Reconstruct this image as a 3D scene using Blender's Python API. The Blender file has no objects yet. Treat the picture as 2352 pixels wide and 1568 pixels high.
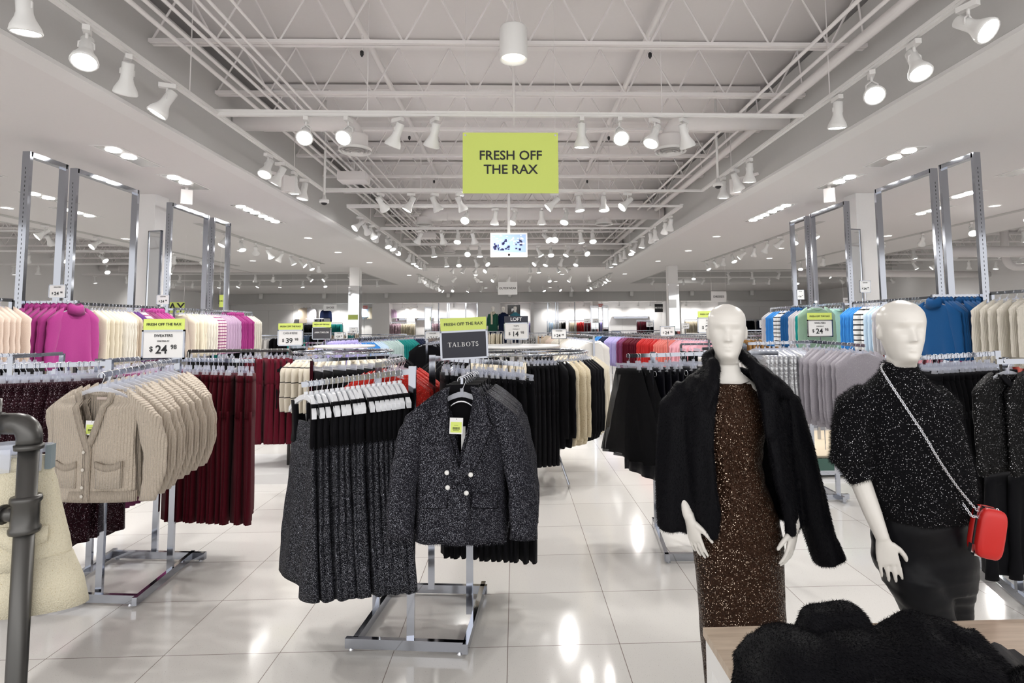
import bpy, math, random
from mathutils import Vector, Matrix, Euler, noise as mnoise
PI = math.pi
random.seed(7)
S = bpy.context.scene
C = S.collection
# ---------------------------------------------------------------- camera
def cam_axes(yaw, pit, rol):
    cy, sy, cp, sp = math.cos(yaw), math.sin(yaw), math.cos(pit), math.sin(pit)
    f = Vector((sy*cp, cy*cp, sp)); r = Vector((cy, -sy, 0)); u = r.cross(f)
    return math.cos(rol)*r+math.sin(rol)*u, -math.sin(rol)*r+math.cos(rol)*u, f
CR, CU, CF = cam_axes(math.radians(1.82), math.radians(4.20), math.radians(-0.50))
cd = bpy.data.cameras.new('camera'); cam = bpy.data.objects.new('camera', cd); C.objects.link(cam)
m = Matrix(((CR.x, CU.x, -CF.x, 0), (CR.y, CU.y, -CF.y, 0), (CR.z, CU.z, -CF.z, 1.705), (0, 0, 0, 1)))
cam.matrix_world = m
cd.sensor_width = 36; cd.lens = 1302/2352*36
cd.shift_x = (1176-1224.2)/2352; cd.shift_y = (652.4-784)/2352
cd.clip_start = .05; cd.clip_end = 200
S.camera = cam
# ---------------------------------------------------------------- world, exposure
w = bpy.data.worlds.new('world'); S.world = w; w.use_nodes = True
w.node_tree.nodes['Background'].inputs[0].default_value = (1.0, .985, .97, 1)
w.node_tree.nodes['Background'].inputs[1].default_value = 1.0
S.view_settings.view_transform = 'Standard'; S.view_settings.look = 'None'
S.view_settings.exposure = 0.5; S.view_settings.gamma = 1.0; S.view_settings.use_curve_mapping = False
# added soft fill behind the camera, joining world light through the open back
def area(name, loc, rot, sx, sy, e, col=(1, .98, .96)):
    l = bpy.data.lights.new(name, 'AREA'); l.shape = 'RECTANGLE'; l.size = sx; l.size_y = sy; l.energy = e; l.color = col
    o = bpy.data.objects.new(name, l); o.location = loc; o.rotation_euler = rot; C.objects.link(o); return o
area('front_fill', (0, -2.6, 2.9), (math.radians(72), 0, 0), 12, 1.6, 60)
SPOT_E = 54.0

# ---------------------------------------------------------------- materials
MT = {}
def nt(name):
    m = bpy.data.materials.new(name); m.use_nodes = True
    return m, m.node_tree.nodes, m.node_tree.links, m.node_tree.nodes['Principled BSDF']
def mat(name, col, rough=.6, metal=0, spec=None, emit=0, sheen=0):
    if name in MT: return MT[name]
    m, n, l, b = nt(name)
    b.inputs['Base Color'].default_value = (*col, 1); b.inputs['Roughness'].default_value = rough; b.inputs['Metallic'].default_value = metal
    spec = .5 if spec is None else spec
    if spec is not None: b.inputs['Specular IOR Level'].default_value = spec
    if sheen: b.inputs['Sheen Weight'].default_value = sheen
    if emit: b.inputs['Emission Color'].default_value = (*col, 1); b.inputs['Emission Strength'].default_value = emit
    MT[name] = m; return m
def knit(name, col, rough=.9, scale=260, bump=.25, var=.12, wave=0, sheen=.15, stripes=None, fleck=None):
    """woven / knitted cloth: fine noise in colour, bump, optional horizontal stripes or flecks"""
    if name in MT: return MT[name]
    m, n, l, b = nt(name)
    tc = n.new('ShaderNodeTexCoord'); no = n.new('ShaderNodeTexNoise'); no.inputs['Scale'].default_value = scale; no.inputs['Detail'].default_value = 2
    l.new(tc.outputs['Object'], no.inputs['Vector'])
    mr = n.new('ShaderNodeMapRange'); mr.inputs[3].default_value = 1-var; mr.inputs[4].default_value = 1+var
    l.new(no.outputs[0], mr.inputs[0])
    mx = n.new('ShaderNodeMix'); mx.data_type = 'RGBA'; mx.blend_type = 'MULTIPLY'; mx.inputs[0].default_value = 1
    mx.inputs[6].default_value = (*col, 1); l.new(mr.outputs[0], mx.inputs[7])
    out = mx.outputs[2]
    if stripes:
        per, frac, c2, axis = stripes
        sp = n.new('ShaderNodeSeparateXYZ'); l.new(tc.outputs['Object'], sp.inputs[0])
        a = n.new('ShaderNodeMath'); a.operation = 'MULTIPLY'; a.inputs[1].default_value = 1/per; l.new(sp.outputs[axis], a.inputs[0])
        f = n.new('ShaderNodeMath'); f.operation = 'FRACT'; l.new(a.outputs[0], f.inputs[0])
        g = n.new('ShaderNodeMath'); g.operation = 'LESS_THAN'; g.inputs[1].default_value = frac; l.new(f.outputs[0], g.inputs[0])
        m2 = n.new('ShaderNodeMix'); m2.data_type = 'RGBA'; l.new(g.outputs[0], m2.inputs[0]); l.new(out, m2.inputs[6]); m2.inputs[7].default_value = (*c2, 1)
        out = m2.outputs[2]
    if fleck:
        fs, thr, fc = fleck
        vo = n.new('ShaderNodeTexNoise'); vo.inputs['Scale'].default_value = fs; vo.inputs['Detail'].default_value = 1
        l.new(tc.outputs['Object'], vo.inputs['Vector'])
        g = n.new('ShaderNodeMath'); g.operation = 'GREATER_THAN'; g.inputs[1].default_value = thr; l.new(vo.outputs[0], g.inputs[0])
        m2 = n.new('ShaderNodeMix'); m2.data_type = 'RGBA'; l.new(g.outputs[0], m2.inputs[0]); l.new(out, m2.inputs[6]); m2.inputs[7].default_value = (*fc, 1)
        out = m2.outputs[2]
    l.new(out, b.inputs['Base Color'])
    b.inputs['Roughness'].default_value = rough; b.inputs['Sheen Weight'].default_value = sheen; b.inputs['Specular IOR Level'].default_value = .12 if rough > .7 else .5
    bp = n.new('ShaderNodeBump'); bp.inputs['Strength'].default_value = bump; bp.inputs['Distance'].default_value = .003
    if wave:
        wv = n.new('ShaderNodeTexWave'); wv.inputs['Scale'].default_value = wave; wv.bands_direction = 'X'; wv.inputs['Distortion'].default_value = .6
        wv.inputs['Detail'].default_value = 1
        l.new(tc.outputs['Object'], wv.inputs['Vector'])
        ad = n.new('ShaderNodeMath'); ad.operation = 'ADD'; l.new(wv.outputs['Fac'], ad.inputs[0]); l.new(no.outputs[0], ad.inputs[1]); l.new(ad.outputs[0], bp.inputs['Height'])
        bp.inputs['Distance'].default_value = .006
    else: l.new(no.outputs[0], bp.inputs['Height'])
    l.new(bp.outputs[0], b.inputs['Normal'])
    MT[name] = m; return m
def sparkle(name, base, spark=(.9, .92, 1), scale=420, thr=.80, rough=.8, glint_r=.22, cell_tint=0, sheen=.1, weave=0, metal=0, basemetal=0):
    """cloth with glitter: voronoi cells, a random few of them mirror-like with their own tilt"""
    if name in MT: return MT[name]
    m, n, l, b = nt(name)
    tc = n.new('ShaderNodeTexCoord')
    vo = n.new('ShaderNodeTexVoronoi'); vo.inputs['Scale'].default_value = scale; l.new(tc.outputs['Object'], vo.inputs['Vector'])
    sp = n.new('ShaderNodeSeparateColor'); l.new(vo.outputs['Color'], sp.inputs[0])
    g = n.new('ShaderNodeMath'); g.operation = 'GREATER_THAN'; g.inputs[1].default_value = thr; l.new(sp.outputs[0], g.inputs[0])
    rd = n.new('ShaderNodeMath'); rd.operation = 'LESS_THAN'; rd.inputs[1].default_value = .42; l.new(vo.outputs['Distance'], rd.inputs[0])
    gm = n.new('ShaderNodeMath'); gm.operation = 'MULTIPLY'; l.new(g.outputs[0], gm.inputs[0]); l.new(rd.outputs[0], gm.inputs[1])
    mx = n.new('ShaderNodeMix'); mx.data_type = 'RGBA'; l.new(gm.outputs[0], mx.inputs[0]); mx.inputs[7].default_value = (*spark, 1)
    no = n.new('ShaderNodeTexNoise'); no.inputs['Scale'].default_value = 60; l.new(tc.outputs['Object'], no.inputs['Vector'])
    mr = n.new('ShaderNodeMapRange'); mr.inputs[3].default_value = .5; mr.inputs[4].default_value = 1.5; l.new(no.outputs[0], mr.inputs[0])
    mb = n.new('ShaderNodeMix'); mb.data_type = 'RGBA'; mb.blend_type = 'MULTIPLY'; mb.inputs[0].default_value = 1; mb.inputs[6].default_value = (*base, 1); l.new(mr.outputs[0], mb.inputs[7])
    l.new(mb.outputs[2], mx.inputs[6]); l.new(mx.outputs[2], b.inputs['Base Color'])
    # tilt
    vs = n.new('ShaderNodeVectorMath'); vs.operation = 'SUBTRACT'; vs.inputs[1].default_value = (.5, .5, .5); l.new(vo.outputs['Color'], vs.inputs[0])
    sc = n.new('ShaderNodeVectorMath'); sc.operation = 'SCALE'; sc.inputs['Scale'].default_value = 1.1; l.new(vs.outputs[0], sc.inputs[0])
    ge = n.new('ShaderNodeNewGeometry'); ad = n.new('ShaderNodeVectorMath'); l.new(ge.outputs['Normal'], ad.inputs[0]); l.new(sc.outputs[0], ad.inputs[1])
    nn = n.new('ShaderNodeVectorMath'); nn.operation = 'NORMALIZE'; l.new(ad.outputs[0], nn.inputs[0])
    l.new(nn.outputs[0], b.inputs['Normal'])
    r = n.new('ShaderNodeMapRange'); r.inputs[3].default_value = rough; r.inputs[4].default_value = glint_r; l.new(gm.outputs[0], r.inputs[0]); l.new(r.outputs[0], b.inputs['Roughness'])
    r2 = n.new('ShaderNodeMapRange'); r2.inputs[3].default_value = basemetal; r2.inputs[4].default_value = .6; l.new(gm.outputs[0], r2.inputs[0]); l.new(r2.outputs[0], b.inputs['Metallic'])
    b.inputs['Sheen Weight'].default_value = sheen; b.inputs['Specular IOR Level'].default_value = .15
    MT[name] = m; return m
def wall_mat(name, col, rough=.75, bump=.04):
    return knit(name, col, rough=rough, scale=35, bump=bump, var=.015, sheen=0)
M_WHITE = wall_mat('white_paint', (.80, .79, .785))
M_SOFFIT = wall_mat('soffit_paint', (.77, .75, .745))
M_FASCIA = wall_mat('grey_fascia_paint', (.56, .555, .545))
M_DECK = wall_mat('deck_paint', (.78, .75, .75), .8)
M_STEEL = wall_mat('painted_steel', (.80, .77, .765), .5)
M_TRACK = mat('track_white', (.80, .79, .78), .4)
M_LAMPW = mat('lamp_housing_white', (.84, .84, .83), .35)
M_LENS = mat('lamp_lens', (1, .98, .95), .5, emit=14)
M_DISC = mat('downlight_lens', (1, .97, .92), .5, emit=4)
for _m in (M_LENS, M_DISC): _m.cycles.emission_sampling = 'NONE'
M_CHROME = mat('chrome', (.43, .45, .50), .09, 1)
M_WIRE = mat('hook_chrome', (.75, .77, .82), .2, 1)
M_BLACK = mat('black_plastic', (.015, .015, .017), .4)
M_PAPER = mat('white_card', (.82, .82, .82), .55)
M_LIME = mat('lime_card', (.66, .78, .17), .5)
M_INK = mat('black_ink', (.01, .01, .012), .5)
M_NAVY = mat('navy_card', (.012, .014, .028), .45)
M_RED = mat('red_card', (.55, .04, .03), .5)
M_GREYC = mat('grey_card', (.62, .61, .6), .55)
M_PIPE = mat('gunmetal_pipe', (.095, .093, .09), .35, .8)
def clear_mat():
    m, n, l, b = nt('clear_plastic')
    tr = n.new('ShaderNodeBsdfTransparent'); tr.inputs[0].default_value = (.93, .95, 1, 1)
    b.inputs['Base Color'].default_value = (.80, .82, .88, 1); b.inputs['Roughness'].default_value = .06; b.inputs['Specular IOR Level'].default_value = 1.0
    mx = n.new('ShaderNodeMixShader'); mx.inputs[0].default_value = .40
    l.new(tr.outputs[0], mx.inputs[1]); l.new(b.outputs[0], mx.inputs[2]); l.new(mx.outputs[0], n['Material Output'].inputs[0]); return m
M_CLEAR = clear_mat()
def floor_mat():
    m, n, l, b = nt('polished_porcelain_tile')
    ge = n.new('ShaderNodeNewGeometry'); sp = n.new('ShaderNodeSeparateXYZ'); l.new(ge.outputs['Position'], sp.inputs[0])
    def line(ax, off):
        a = n.new('ShaderNodeMath'); a.operation = 'ADD'; a.inputs[1].default_value = -off+600; l.new(sp.outputs[ax], a.inputs[0])
        q = n.new('ShaderNodeMath'); q.operation = 'DIVIDE'; q.inputs[1].default_value = .6; l.new(a.outputs[0], q.inputs[0])
        f = n.new('ShaderNodeMath'); f.operation = 'FRACT'; l.new(q.outputs[0], f.inputs[0])
        s = n.new('ShaderNodeMath'); s.operation = 'SUBTRACT'; s.inputs[1].default_value = .5; l.new(f.outputs[0], s.inputs[0])
        ab = n.new('ShaderNodeMath'); ab.operation = 'ABSOLUTE'; l.new(s.outputs[0], ab.inputs[0])
        g = n.new('ShaderNodeMath'); g.operation = 'GREATER_THAN'; g.inputs[1].default_value = .5-.0036; l.new(ab.outputs[0], g.inputs[0]); return g, q
    g1, q1 = line(0, -.051); g2, q2 = line(1, 3.16)
    mx = n.new('ShaderNodeMath'); mx.operation = 'MAXIMUM'; l.new(g1.outputs[0], mx.inputs[0]); l.new(g2.outputs[0], mx.inputs[1])
    no = n.new('ShaderNodeTexNoise'); no.inputs['Scale'].default_value = 190; no.inputs['Detail'].default_value = 3; l.new(ge.outputs['Position'], no.inputs['Vector'])
    cr = n.new('ShaderNodeValToRGB'); cr.color_ramp.elements[0].position = .28; cr.color_ramp.elements[0].color = (.42, .40, .38, 1)
    cr.color_ramp.elements[1].position = .36; cr.color_ramp.elements[1].color = (.70, .685, .66, 1); l.new(no.outputs[0], cr.inputs[0])
    # per-tile tone
    fl1 = n.new('ShaderNodeMath'); fl1.operation = 'FLOOR'; l.new(q1.outputs[0], fl1.inputs[0]); fl2 = n.new('ShaderNodeMath'); fl2.operation = 'FLOOR'; l.new(q2.outputs[0], fl2.inputs[0])
    cb = n.new('ShaderNodeCombineXYZ'); l.new(fl1.outputs[0], cb.inputs[0]); l.new(fl2.outputs[0], cb.inputs[1])
    wn = n.new('ShaderNodeTexWhiteNoise'); l.new(cb.outputs[0], wn.inputs[0])
    mr = n.new('ShaderNodeMapRange'); mr.inputs[3].default_value = .97; mr.inputs[4].default_value = 1.03; l.new(wn.outputs[0], mr.inputs[0])
    mu = n.new('ShaderNodeMix'); mu.data_type = 'RGBA'; mu.blend_type = 'MULTIPLY'; mu.inputs[0].default_value = 1; l.new(cr.outputs[0], mu.inputs[6]); l.new(mr.outputs[0], mu.inputs[7])
    m2 = n.new('ShaderNodeMix'); m2.data_type = 'RGBA'; l.new(mx.outputs[0], m2.inputs[0]); l.new(mu.outputs[2], m2.inputs[6]); m2.inputs[7].default_value = (.27, .23, .21, 1)
    l.new(m2.outputs[2], b.inputs['Base Color'])
    b.inputs['Roughness'].default_value = .10; b.inputs['IOR'].default_value = 1.5
    return m
M_FLOOR = floor_mat()

# ---------------------------------------------------------------- helpers
def tag(o, label=None, cat=None, group=None, kind=None):
    if label: o['label'] = label
    if cat: o['category'] = cat
    if group: o['group'] = group
    if kind: o['kind'] = kind
    return o
def empty(name, label, cat, loc=(0, 0, 0), rz=0, group=None):
    o = bpy.data.objects.new(name, None); C.objects.link(o); o.empty_display_size = .05
    o.location = loc; o.rotation_euler = (0, 0, rz); tag(o, label, cat, group); return o
def dup(src, loc, rz=0, label=None, group=None, name=None, scale=None, rot=None):
    r = src.copy(); C.objects.link(r); r.location = loc; r.rotation_euler = rot if rot else (0, 0, rz)
    if scale: r.scale = scale
    if label: r['label'] = label
    if group: r['group'] = group
    for ch in src.children:
        c = ch.copy(); C.objects.link(c); c.parent = r
        for g in ch.children:
            d = g.copy(); C.objects.link(d); d.parent = c
    return r
class MB:
    def __init__(s): s.v = []; s.f = []
    def add(s, vs, fs):
        o = len(s.v); s.v += [tuple(v) for v in vs]; s.f += [tuple(i+o for i in f) for f in fs]; return s
    def box(s, x0, y0, z0, x1, y1, z1):
        return s.add([(x0,y0,z0),(x1,y0,z0),(x1,y1,z0),(x0,y1,z0),(x0,y0,z1),(x1,y0,z1),(x1,y1,z1),(x0,y1,z1)],
                     [(0,3,2,1),(4,5,6,7),(0,1,5,4),(1,2,6,5),(2,3,7,6),(3,0,4,7)])
    def cbox(s, c, sx, sy, sz): return s.box(c[0]-sx/2, c[1]-sy/2, c[2]-sz/2, c[0]+sx/2, c[1]+sy/2, c[2]+sz/2)
    def bar(s, p, q, w, h, up=(0, 0, 1)):
        p = Vector(p); q = Vector(q); d = (q-p).normalized(); up = Vector(up)
        if abs(d.dot(up)) > .98: up = Vector((0, 1, 0))
        a = d.cross(up).normalized()*w/2; b = a.cross(d).normalized()*h/2
        return s.add([p-a-b, p+a-b, p+a+b, p-a+b, q-a-b, q+a-b, q+a+b, q-a+b],
                     [(0,1,2,3),(7,6,5,4),(4,5,1,0),(5,6,2,1),(6,7,3,2),(7,4,0,3)])
    def tube(s, pts, r, n=8, flat=None, caps=True):
        pts = [Vector(p) for p in pts]; rs = r if isinstance(r, (list, tuple)) else [r]*len(pts)
        rings = []; ref = None
        for i, p in enumerate(pts):
            d = (pts[min(i+1, len(pts)-1)]-pts[max(i-1, 0)]).normalized()
            if ref is None: ref = Vector((0, 0, 1)) if abs(d.z) < .9 else Vector((1, 0, 0))
            a = d.cross(ref).normalized(); b = a.cross(d).normalized(); ref = b
            rings.append([p+(a*math.cos(t)+b*math.sin(t)*(flat or 1))*rs[i] for t in [2*PI*k/n for k in range(n)]])
        return s.loft(rings, caps)
    def loft(s, rings, caps=True, closed=True):
        n = len(rings[0]); vs = [v for r in rings for v in r]; fs = []
        for i in range(len(rings)-1):
            for k in range(n if closed else n-1):
                k2 = (k+1) % n; fs.append((i*n+k, i*n+k2, (i+1)*n+k2, (i+1)*n+k))
        if caps is True or caps == 'start' : fs.append(tuple(range(n))[::-1])
        if caps is True or caps == 'end': fs.append(tuple(range((len(rings)-1)*n, len(rings)*n)))
        return s.add(vs, fs)
    def lathe(s, prof, c=(0, 0, 0), n=20, caps=True, M=None):
        rings = []
        for r, z in prof:
            ring = [Vector((r*math.cos(2*PI*k/n), r*math.sin(2*PI*k/n), z)) for k in range(n)]
            rings.append([(M @ v if M else v)+Vector(c) for v in ring])
        return s.loft(rings, caps)
    def disc(s, c, r, n=20, M=None, flip=False):
        vs = [Vector((r*math.cos(2*PI*k/n), r*math.sin(2*PI*k/n), 0)) for k in range(n)]
        vs = [(M @ v if M else v)+Vector(c) for v in vs]; f = tuple(range(n))
        return s.add(vs, [f[::-1] if flip else f])
    def ell(s, c, rx, ry, rz, n=16, m=10, M=None):
        rings = []
        for i in range(m+1):
            t = PI*i/m; t = min(max(t, .06), PI-.06)
            ring = [Vector((rx*math.sin(t)*math.cos(2*PI*k/n), ry*math.sin(t)*math.sin(2*PI*k/n), -rz*math.cos(t))) for k in range(n)]
            rings.append([(M @ v if M else v)+Vector(c) for v in ring])
        return s.loft(rings, True)
    def build(s, name, mt, parent=None, smooth=False, label=None):
        me = bpy.data.meshes.new(name); me.from_pydata(s.v, [], s.f); me.update()
        if smooth: me.polygons.foreach_set('use_smooth', [True]*len(me.polygons))
        mts = mt if isinstance(mt, (list, tuple)) else [mt]
        for x in mts: me.materials.append(x)
        o = bpy.data.objects.new(name, me); C.objects.link(o)
        if parent is not None: o.parent = parent
        if label: o['label'] = label
        return o
def struct(name, mb, mt):
    o = mb.build(name, mt); o['kind'] = 'structure'; return o
ONES = ['', 'first', 'second', 'third', 'fourth', 'fifth', 'sixth', 'seventh', 'eighth', 'ninth', 'tenth', 'eleventh', 'twelfth', 'thirteenth', 'fourteenth', 'fifteenth', 'sixteenth', 'seventeenth', 'eighteenth', 'nineteenth']
TENS = {20: 'twentieth', 30: 'thirtieth', 40: 'fortieth', 50: 'fiftieth'}
TT = {20: 'twenty', 30: 'thirty', 40: 'forty', 50: 'fifty'}
def ordn(i):
    if i < 20: return ONES[i]
    t = i//10*10
    return TENS[t] if i == t else TT[t]+'-'+ONES[i-t]
def bake(o):
    dg = bpy.context.evaluated_depsgraph_get(); e = o.evaluated_get(dg)
    me = bpy.data.meshes.new_from_object(e); o.modifiers.clear(); o.data = me; return o
def remesh(o, vox, it=6, fac=.5):
    r = o.modifiers.new('r', 'REMESH'); r.mode = 'VOXEL'; r.voxel_size = vox; r.use_smooth_shade = True
    if it: s = o.modifiers.new('s', 'SMOOTH'); s.iterations = it; s.factor = fac
    return bake(o)
def fibres(o, n, L, wdt, dirv=(0, 0, -1), lean=.6, seed=1, jit=.5):
    """short pile: thin triangles grown from the surface, inside the same mesh"""
    rnd = random.Random(seed); me = o.data; me.calc_loop_triangles()
    tris = [(t.vertices[:], t.area) for t in me.loop_triangles]
    vs = [v.co.copy() for v in me.vertices]; ns = [v.normal.copy() for v in me.vertices]
    polys = [tuple(p.vertices) for p in me.polygons]; npoly = len(polys)
    tot = sum(a for _, a in tris); D = Vector(dirv)
    out = [tuple(v) for v in vs]
    for t, a in tris:
        k = a/tot*n; c = int(k)+(1 if rnd.random() < k-int(k) else 0)
        for _ in range(c):
            u, v = rnd.random(), rnd.random()
            if u+v > 1: u, v = 1-u, 1-v
            p = vs[t[0]]*(1-u-v)+vs[t[1]]*u+vs[t[2]]*v; nn = ns[t[0]]
            j = Vector((rnd.gauss(0, jit), rnd.gauss(0, jit), rnd.gauss(0, jit)))
            d = (nn+D*lean+j*.5).normalized()*L*rnd.uniform(.6, 1.3)
            s = d.cross(Vector((rnd.random()-.5, rnd.random()-.5, rnd.random()-.5))).normalized()*wdt
            i = len(out); out += [tuple(p-s), tuple(p+s), tuple(p+d)]; polys.append((i, i+1, i+2))
    m2 = bpy.data.meshes.new(me.name); m2.from_pydata(out, [], polys)
    sm = [True]*npoly+[False]*(len(polys)-npoly); m2.polygons.foreach_set('use_smooth', sm)
    for x in me.materials: m2.materials.append(x)
    m2.update(); o.data = m2; return o
_tx = {}
def text(body, size, mt, parent, name='lettering', loc=(0, 0, 0), rot=(PI/2, 0, 0), align='CENTER', extr=.0008, sx=1, sp=1.0, bold=0):
    cu = bpy.data.curves.new('t', 'FONT'); cu.body = body; cu.size = size; cu.align_x = align; cu.align_y = 'CENTER'; cu.extrude = extr; cu.space_character = sp
    cu.offset = bold*size; cu.resolution_u = 3
    t = bpy.data.objects.new('t', cu); me = bpy.data.meshes.new_from_object(t); bpy.data.objects.remove(t); bpy.data.curves.remove(cu)
    me.transform(Matrix.Diagonal((sx, 1, 1, 1)))
    me.materials.clear(); me.materials.append(mt)
    o = bpy.data.objects.new(name, me); C.objects.link(o); o.location = loc; o.rotation_euler = rot
    if parent is not None: o.parent = parent
    return o
# ---------------------------------------------------------------- the room shell
ZS = 3.66      # soffit
ZD = 4.95      # roof deck
WL, WR, YB, YF = -17.0, 18.0, 34.5, -3.0
struct('floor', MB().box(WL-.3, YF, -.12, WR+.3, YB+.3, 0), M_FLOOR)
struct('ceiling', MB().box(WL-.3, YF, ZD, WR+.3, YB+.3, ZD+.15), M_DECK)
struct('wall_left', MB().box(WL-.2, YF, 0, WL, YB, ZD), M_WHITE)
struct('wall_right', MB().box(WR, YF, 0, WR+.2, YB, ZD), M_WHITE)
struct('wall_back', MB().box(WL-.2, YB, 0, WR+.2, YB+.2, ZD), M_WHITE)
def slab(name, x0, y0, x1, y1, z=ZS, top=None):
    b = MB().box(x0, y0, z, x1, y1, z+.06); return struct(name, b, M_SOFFIT)
slab('ceiling', -9.3, YF, -3.44, 18.9); slab('ceiling', 3.47, YF, 10.6, 18.9)
slab('ceiling', -5.4, 18.9, 5.4, 33.0)
slab('ceiling', WL, 26.5, -5.4, 33.0); slab('ceiling', 5.4, 26.5, WR, 33.0)
slab('ceiling', -9.3, 18.9, -5.4, 20.2); slab('ceiling', 5.4, 18.9, 10.6, 20.2)
# fascia faces of the open wells
def fascia(name, p, q, z0=ZS, z1=ZD, t=.1):
    b = MB().bar((p[0], p[1], (z0+z1)/2), (q[0], q[1], (z0+z1)/2), t, z1-z0); struct(name, b, M_FASCIA)
fascia('trim_1', (-3.37, YF), (-3.37, 18.9), z1=4.70); fascia('trim_2', (3.40, YF), (3.40, 18.9), z1=4.74); fascia('trim_3', (-3.42, 18.95), (3.45, 18.95))
fascia('trim_4', (-9.25, YF), (-9.25, 20.2)); fascia('trim_5', (10.55, YF), (10.55, 20.2))
fascia('trim_6', (-9.3, 20.15), (-5.4, 20.15)); fascia('trim_7', (5.4, 20.15), (10.6, 20.15))
fascia('trim_8', (-5.45, 20.2), (-5.45, 26.5)); fascia('trim_9', (5.45, 20.2), (5.45, 26.5))
fascia('trim_10', (WL, 26.45), (-5.4, 26.45)); fascia('trim_11', (5.4, 26.45), (WR, 26.45))
# lighter lip under the edges of the central well
struct('trim_12', MB().box(-3.50, YF, ZS-.035, -3.322, 18.9, ZS-.001), M_WHITE)
struct('trim_13', MB().box(3.352, YF, ZS-.035, 3.53, 18.9, ZS-.001), M_WHITE)
# bulkhead over the back-wall recess
struct('trim_14', MB().box(WL, 33.0, 3.10, WR, 33.15, ZS+.06), M_FASCIA)
struct('ceiling', MB().box(WL, 33.15, 3.10, WR, YB, 3.16), M_WHITE)
# panel joints of the back and side walls (thin reveals)
b = MB()
for i in range(24): b.box(-16.2+i*1.42, YB-.012, .2, -16.19+i*1.42, YB, 2.75)
b.box(WL, YB-.012, 2.75, WR, YB, 2.76)
struct('trim_15', b, M_FASCIA)
b = MB()
for x0, x1 in [(-8.4, -7.4), (-2.2, -.9), (.9, 1.1), (4.6, 4.95), (9, 9.9)]: b.box(x0, YB-.9, 0, x1, YB, 3.1)
struct('wall_back_pier', b, M_WHITE)
# columns
def column(x0, y0, mirror_h=0):
    t = empty('column', 'square white building column %s' % ('beside the tall chrome frames on the %s' % ('left' if x0 < 0 else 'right') if y0 < 10 else 'far down the %s side, its lower part mirrored' % ('left' if x0 < 0 else 'right')), 'column', (x0, y0, 0))
    MB().box(0, 0, 0, .31, .31, ZS-.001).build('shaft', M_WHITE, t)
    if mirror_h:
        MB().box(-.02, -.03, .1, .33, -.003, mirror_h).build('mirror_panel', M_MIRROR, t)
        MB().box(.313, -.02, .1, .33, .31, mirror_h).build('mirror_panel', M_MIRROR, t)
    else:
        MB().box(0, -.012, 0, .31, -.001, .12).build('base_trim', M_CHROME, t)
M_MIRROR = mat('mirror', (.86, .88, .9), .03, 1)
column(-5.51, 8.27); column(5.14, 8.27); column(-5.38, 18.55, 3.05); column(5.08, 18.55, 3.05)
for sx, x in ((-1, -5.19), (1, 4.94)):
    t = empty('wall_mirror', 'tall narrow framed mirror standing beside the %s near column' % ('left' if sx < 0 else 'right'), 'mirror', (x, 8.15, 0), rz=sx*.25)
    MB().box(0, 0, .1, .19, .02, 3.08).build('mirror_glass', M_MIRROR, t)
    f = MB(); f.box(-.015, -.008, .08, .002, .03, 3.1); f.box(.188, -.008, .08, .205, .03, 3.1); f.box(-.015, -.008, 3.08, .205, .03, 3.1); f.box(-.015, -.008, 0, .205, .03, .1)
    f.build('mirror_frame', M_CHROME, t)

# ---------------------------------------------------------------- roof joists
def joist(y, x0, x1, zb=4.32, zt=4.86, pitch=.575, name='roof_joist', label=''):
    t = empty(name, label, 'joist', ((x0+x1)/2, y, zb)); h = (x1-x0)/2; H = zt-zb
    c = MB(); c.box(-h, -.045, -.012, h, -.006, .022); c.box(-h, .006, -.012, h, .045, .022); c.build('bottom_chord', M_STEEL, t)
    c = MB(); c.box(-h, -.045, H, h, .045, H+.06); c.build('top_chord', M_STEEL, t)
    wbm = MB(); x = -h
    while x < h-.05:
        wbm.tube([(x, 0, .01), (x+pitch/2, 0, H)], .011, 5); wbm.tube([(x+pitch/2, 0, H), (min(x+pitch, h), 0, .01)], .011, 5); x += pitch
    wbm.build('web', M_STEEL, t); return t
y = 2.75; j0 = joist(y, -3.318, 3.348, label='x'); j0['label'] = 'white open-web roof joist in the central well, nearest the camera'
k = 1
ys = [3.95, 5.12, 6.27, 7.43, 8.6, 9.8]+[9.8+1.18*i for i in range(1, 8)]
for i, y in enumerate(ys): dup(j0, (j0.location.x, y, 4.32), 0, 'white open-web roof joist across the central well, %s from the camera' % ordn(i+2), 'roof joists of the central well')
j0['group'] = 'roof joists of the central well'
for sd, x0, x1 in ((0, WL, -9.35), (1, 10.65, WR)):
    js = joist(2.0, x0, x1, label='x'); nm = 'left' if sd == 0 else 'right'
    js['label'] = 'white open-web roof joist in the open ceiling at far %s, nearest' % nm; js['group'] = 'roof joists of the far %s well' % nm
    for i in range(1, 16): dup(js, (js.location.x, 2.0+i*1.6, 4.32), 0, 'white open-web roof joist in the open ceiling at far %s, %s from camera' % (nm, ordn(i+1)), js['group'])
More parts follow.
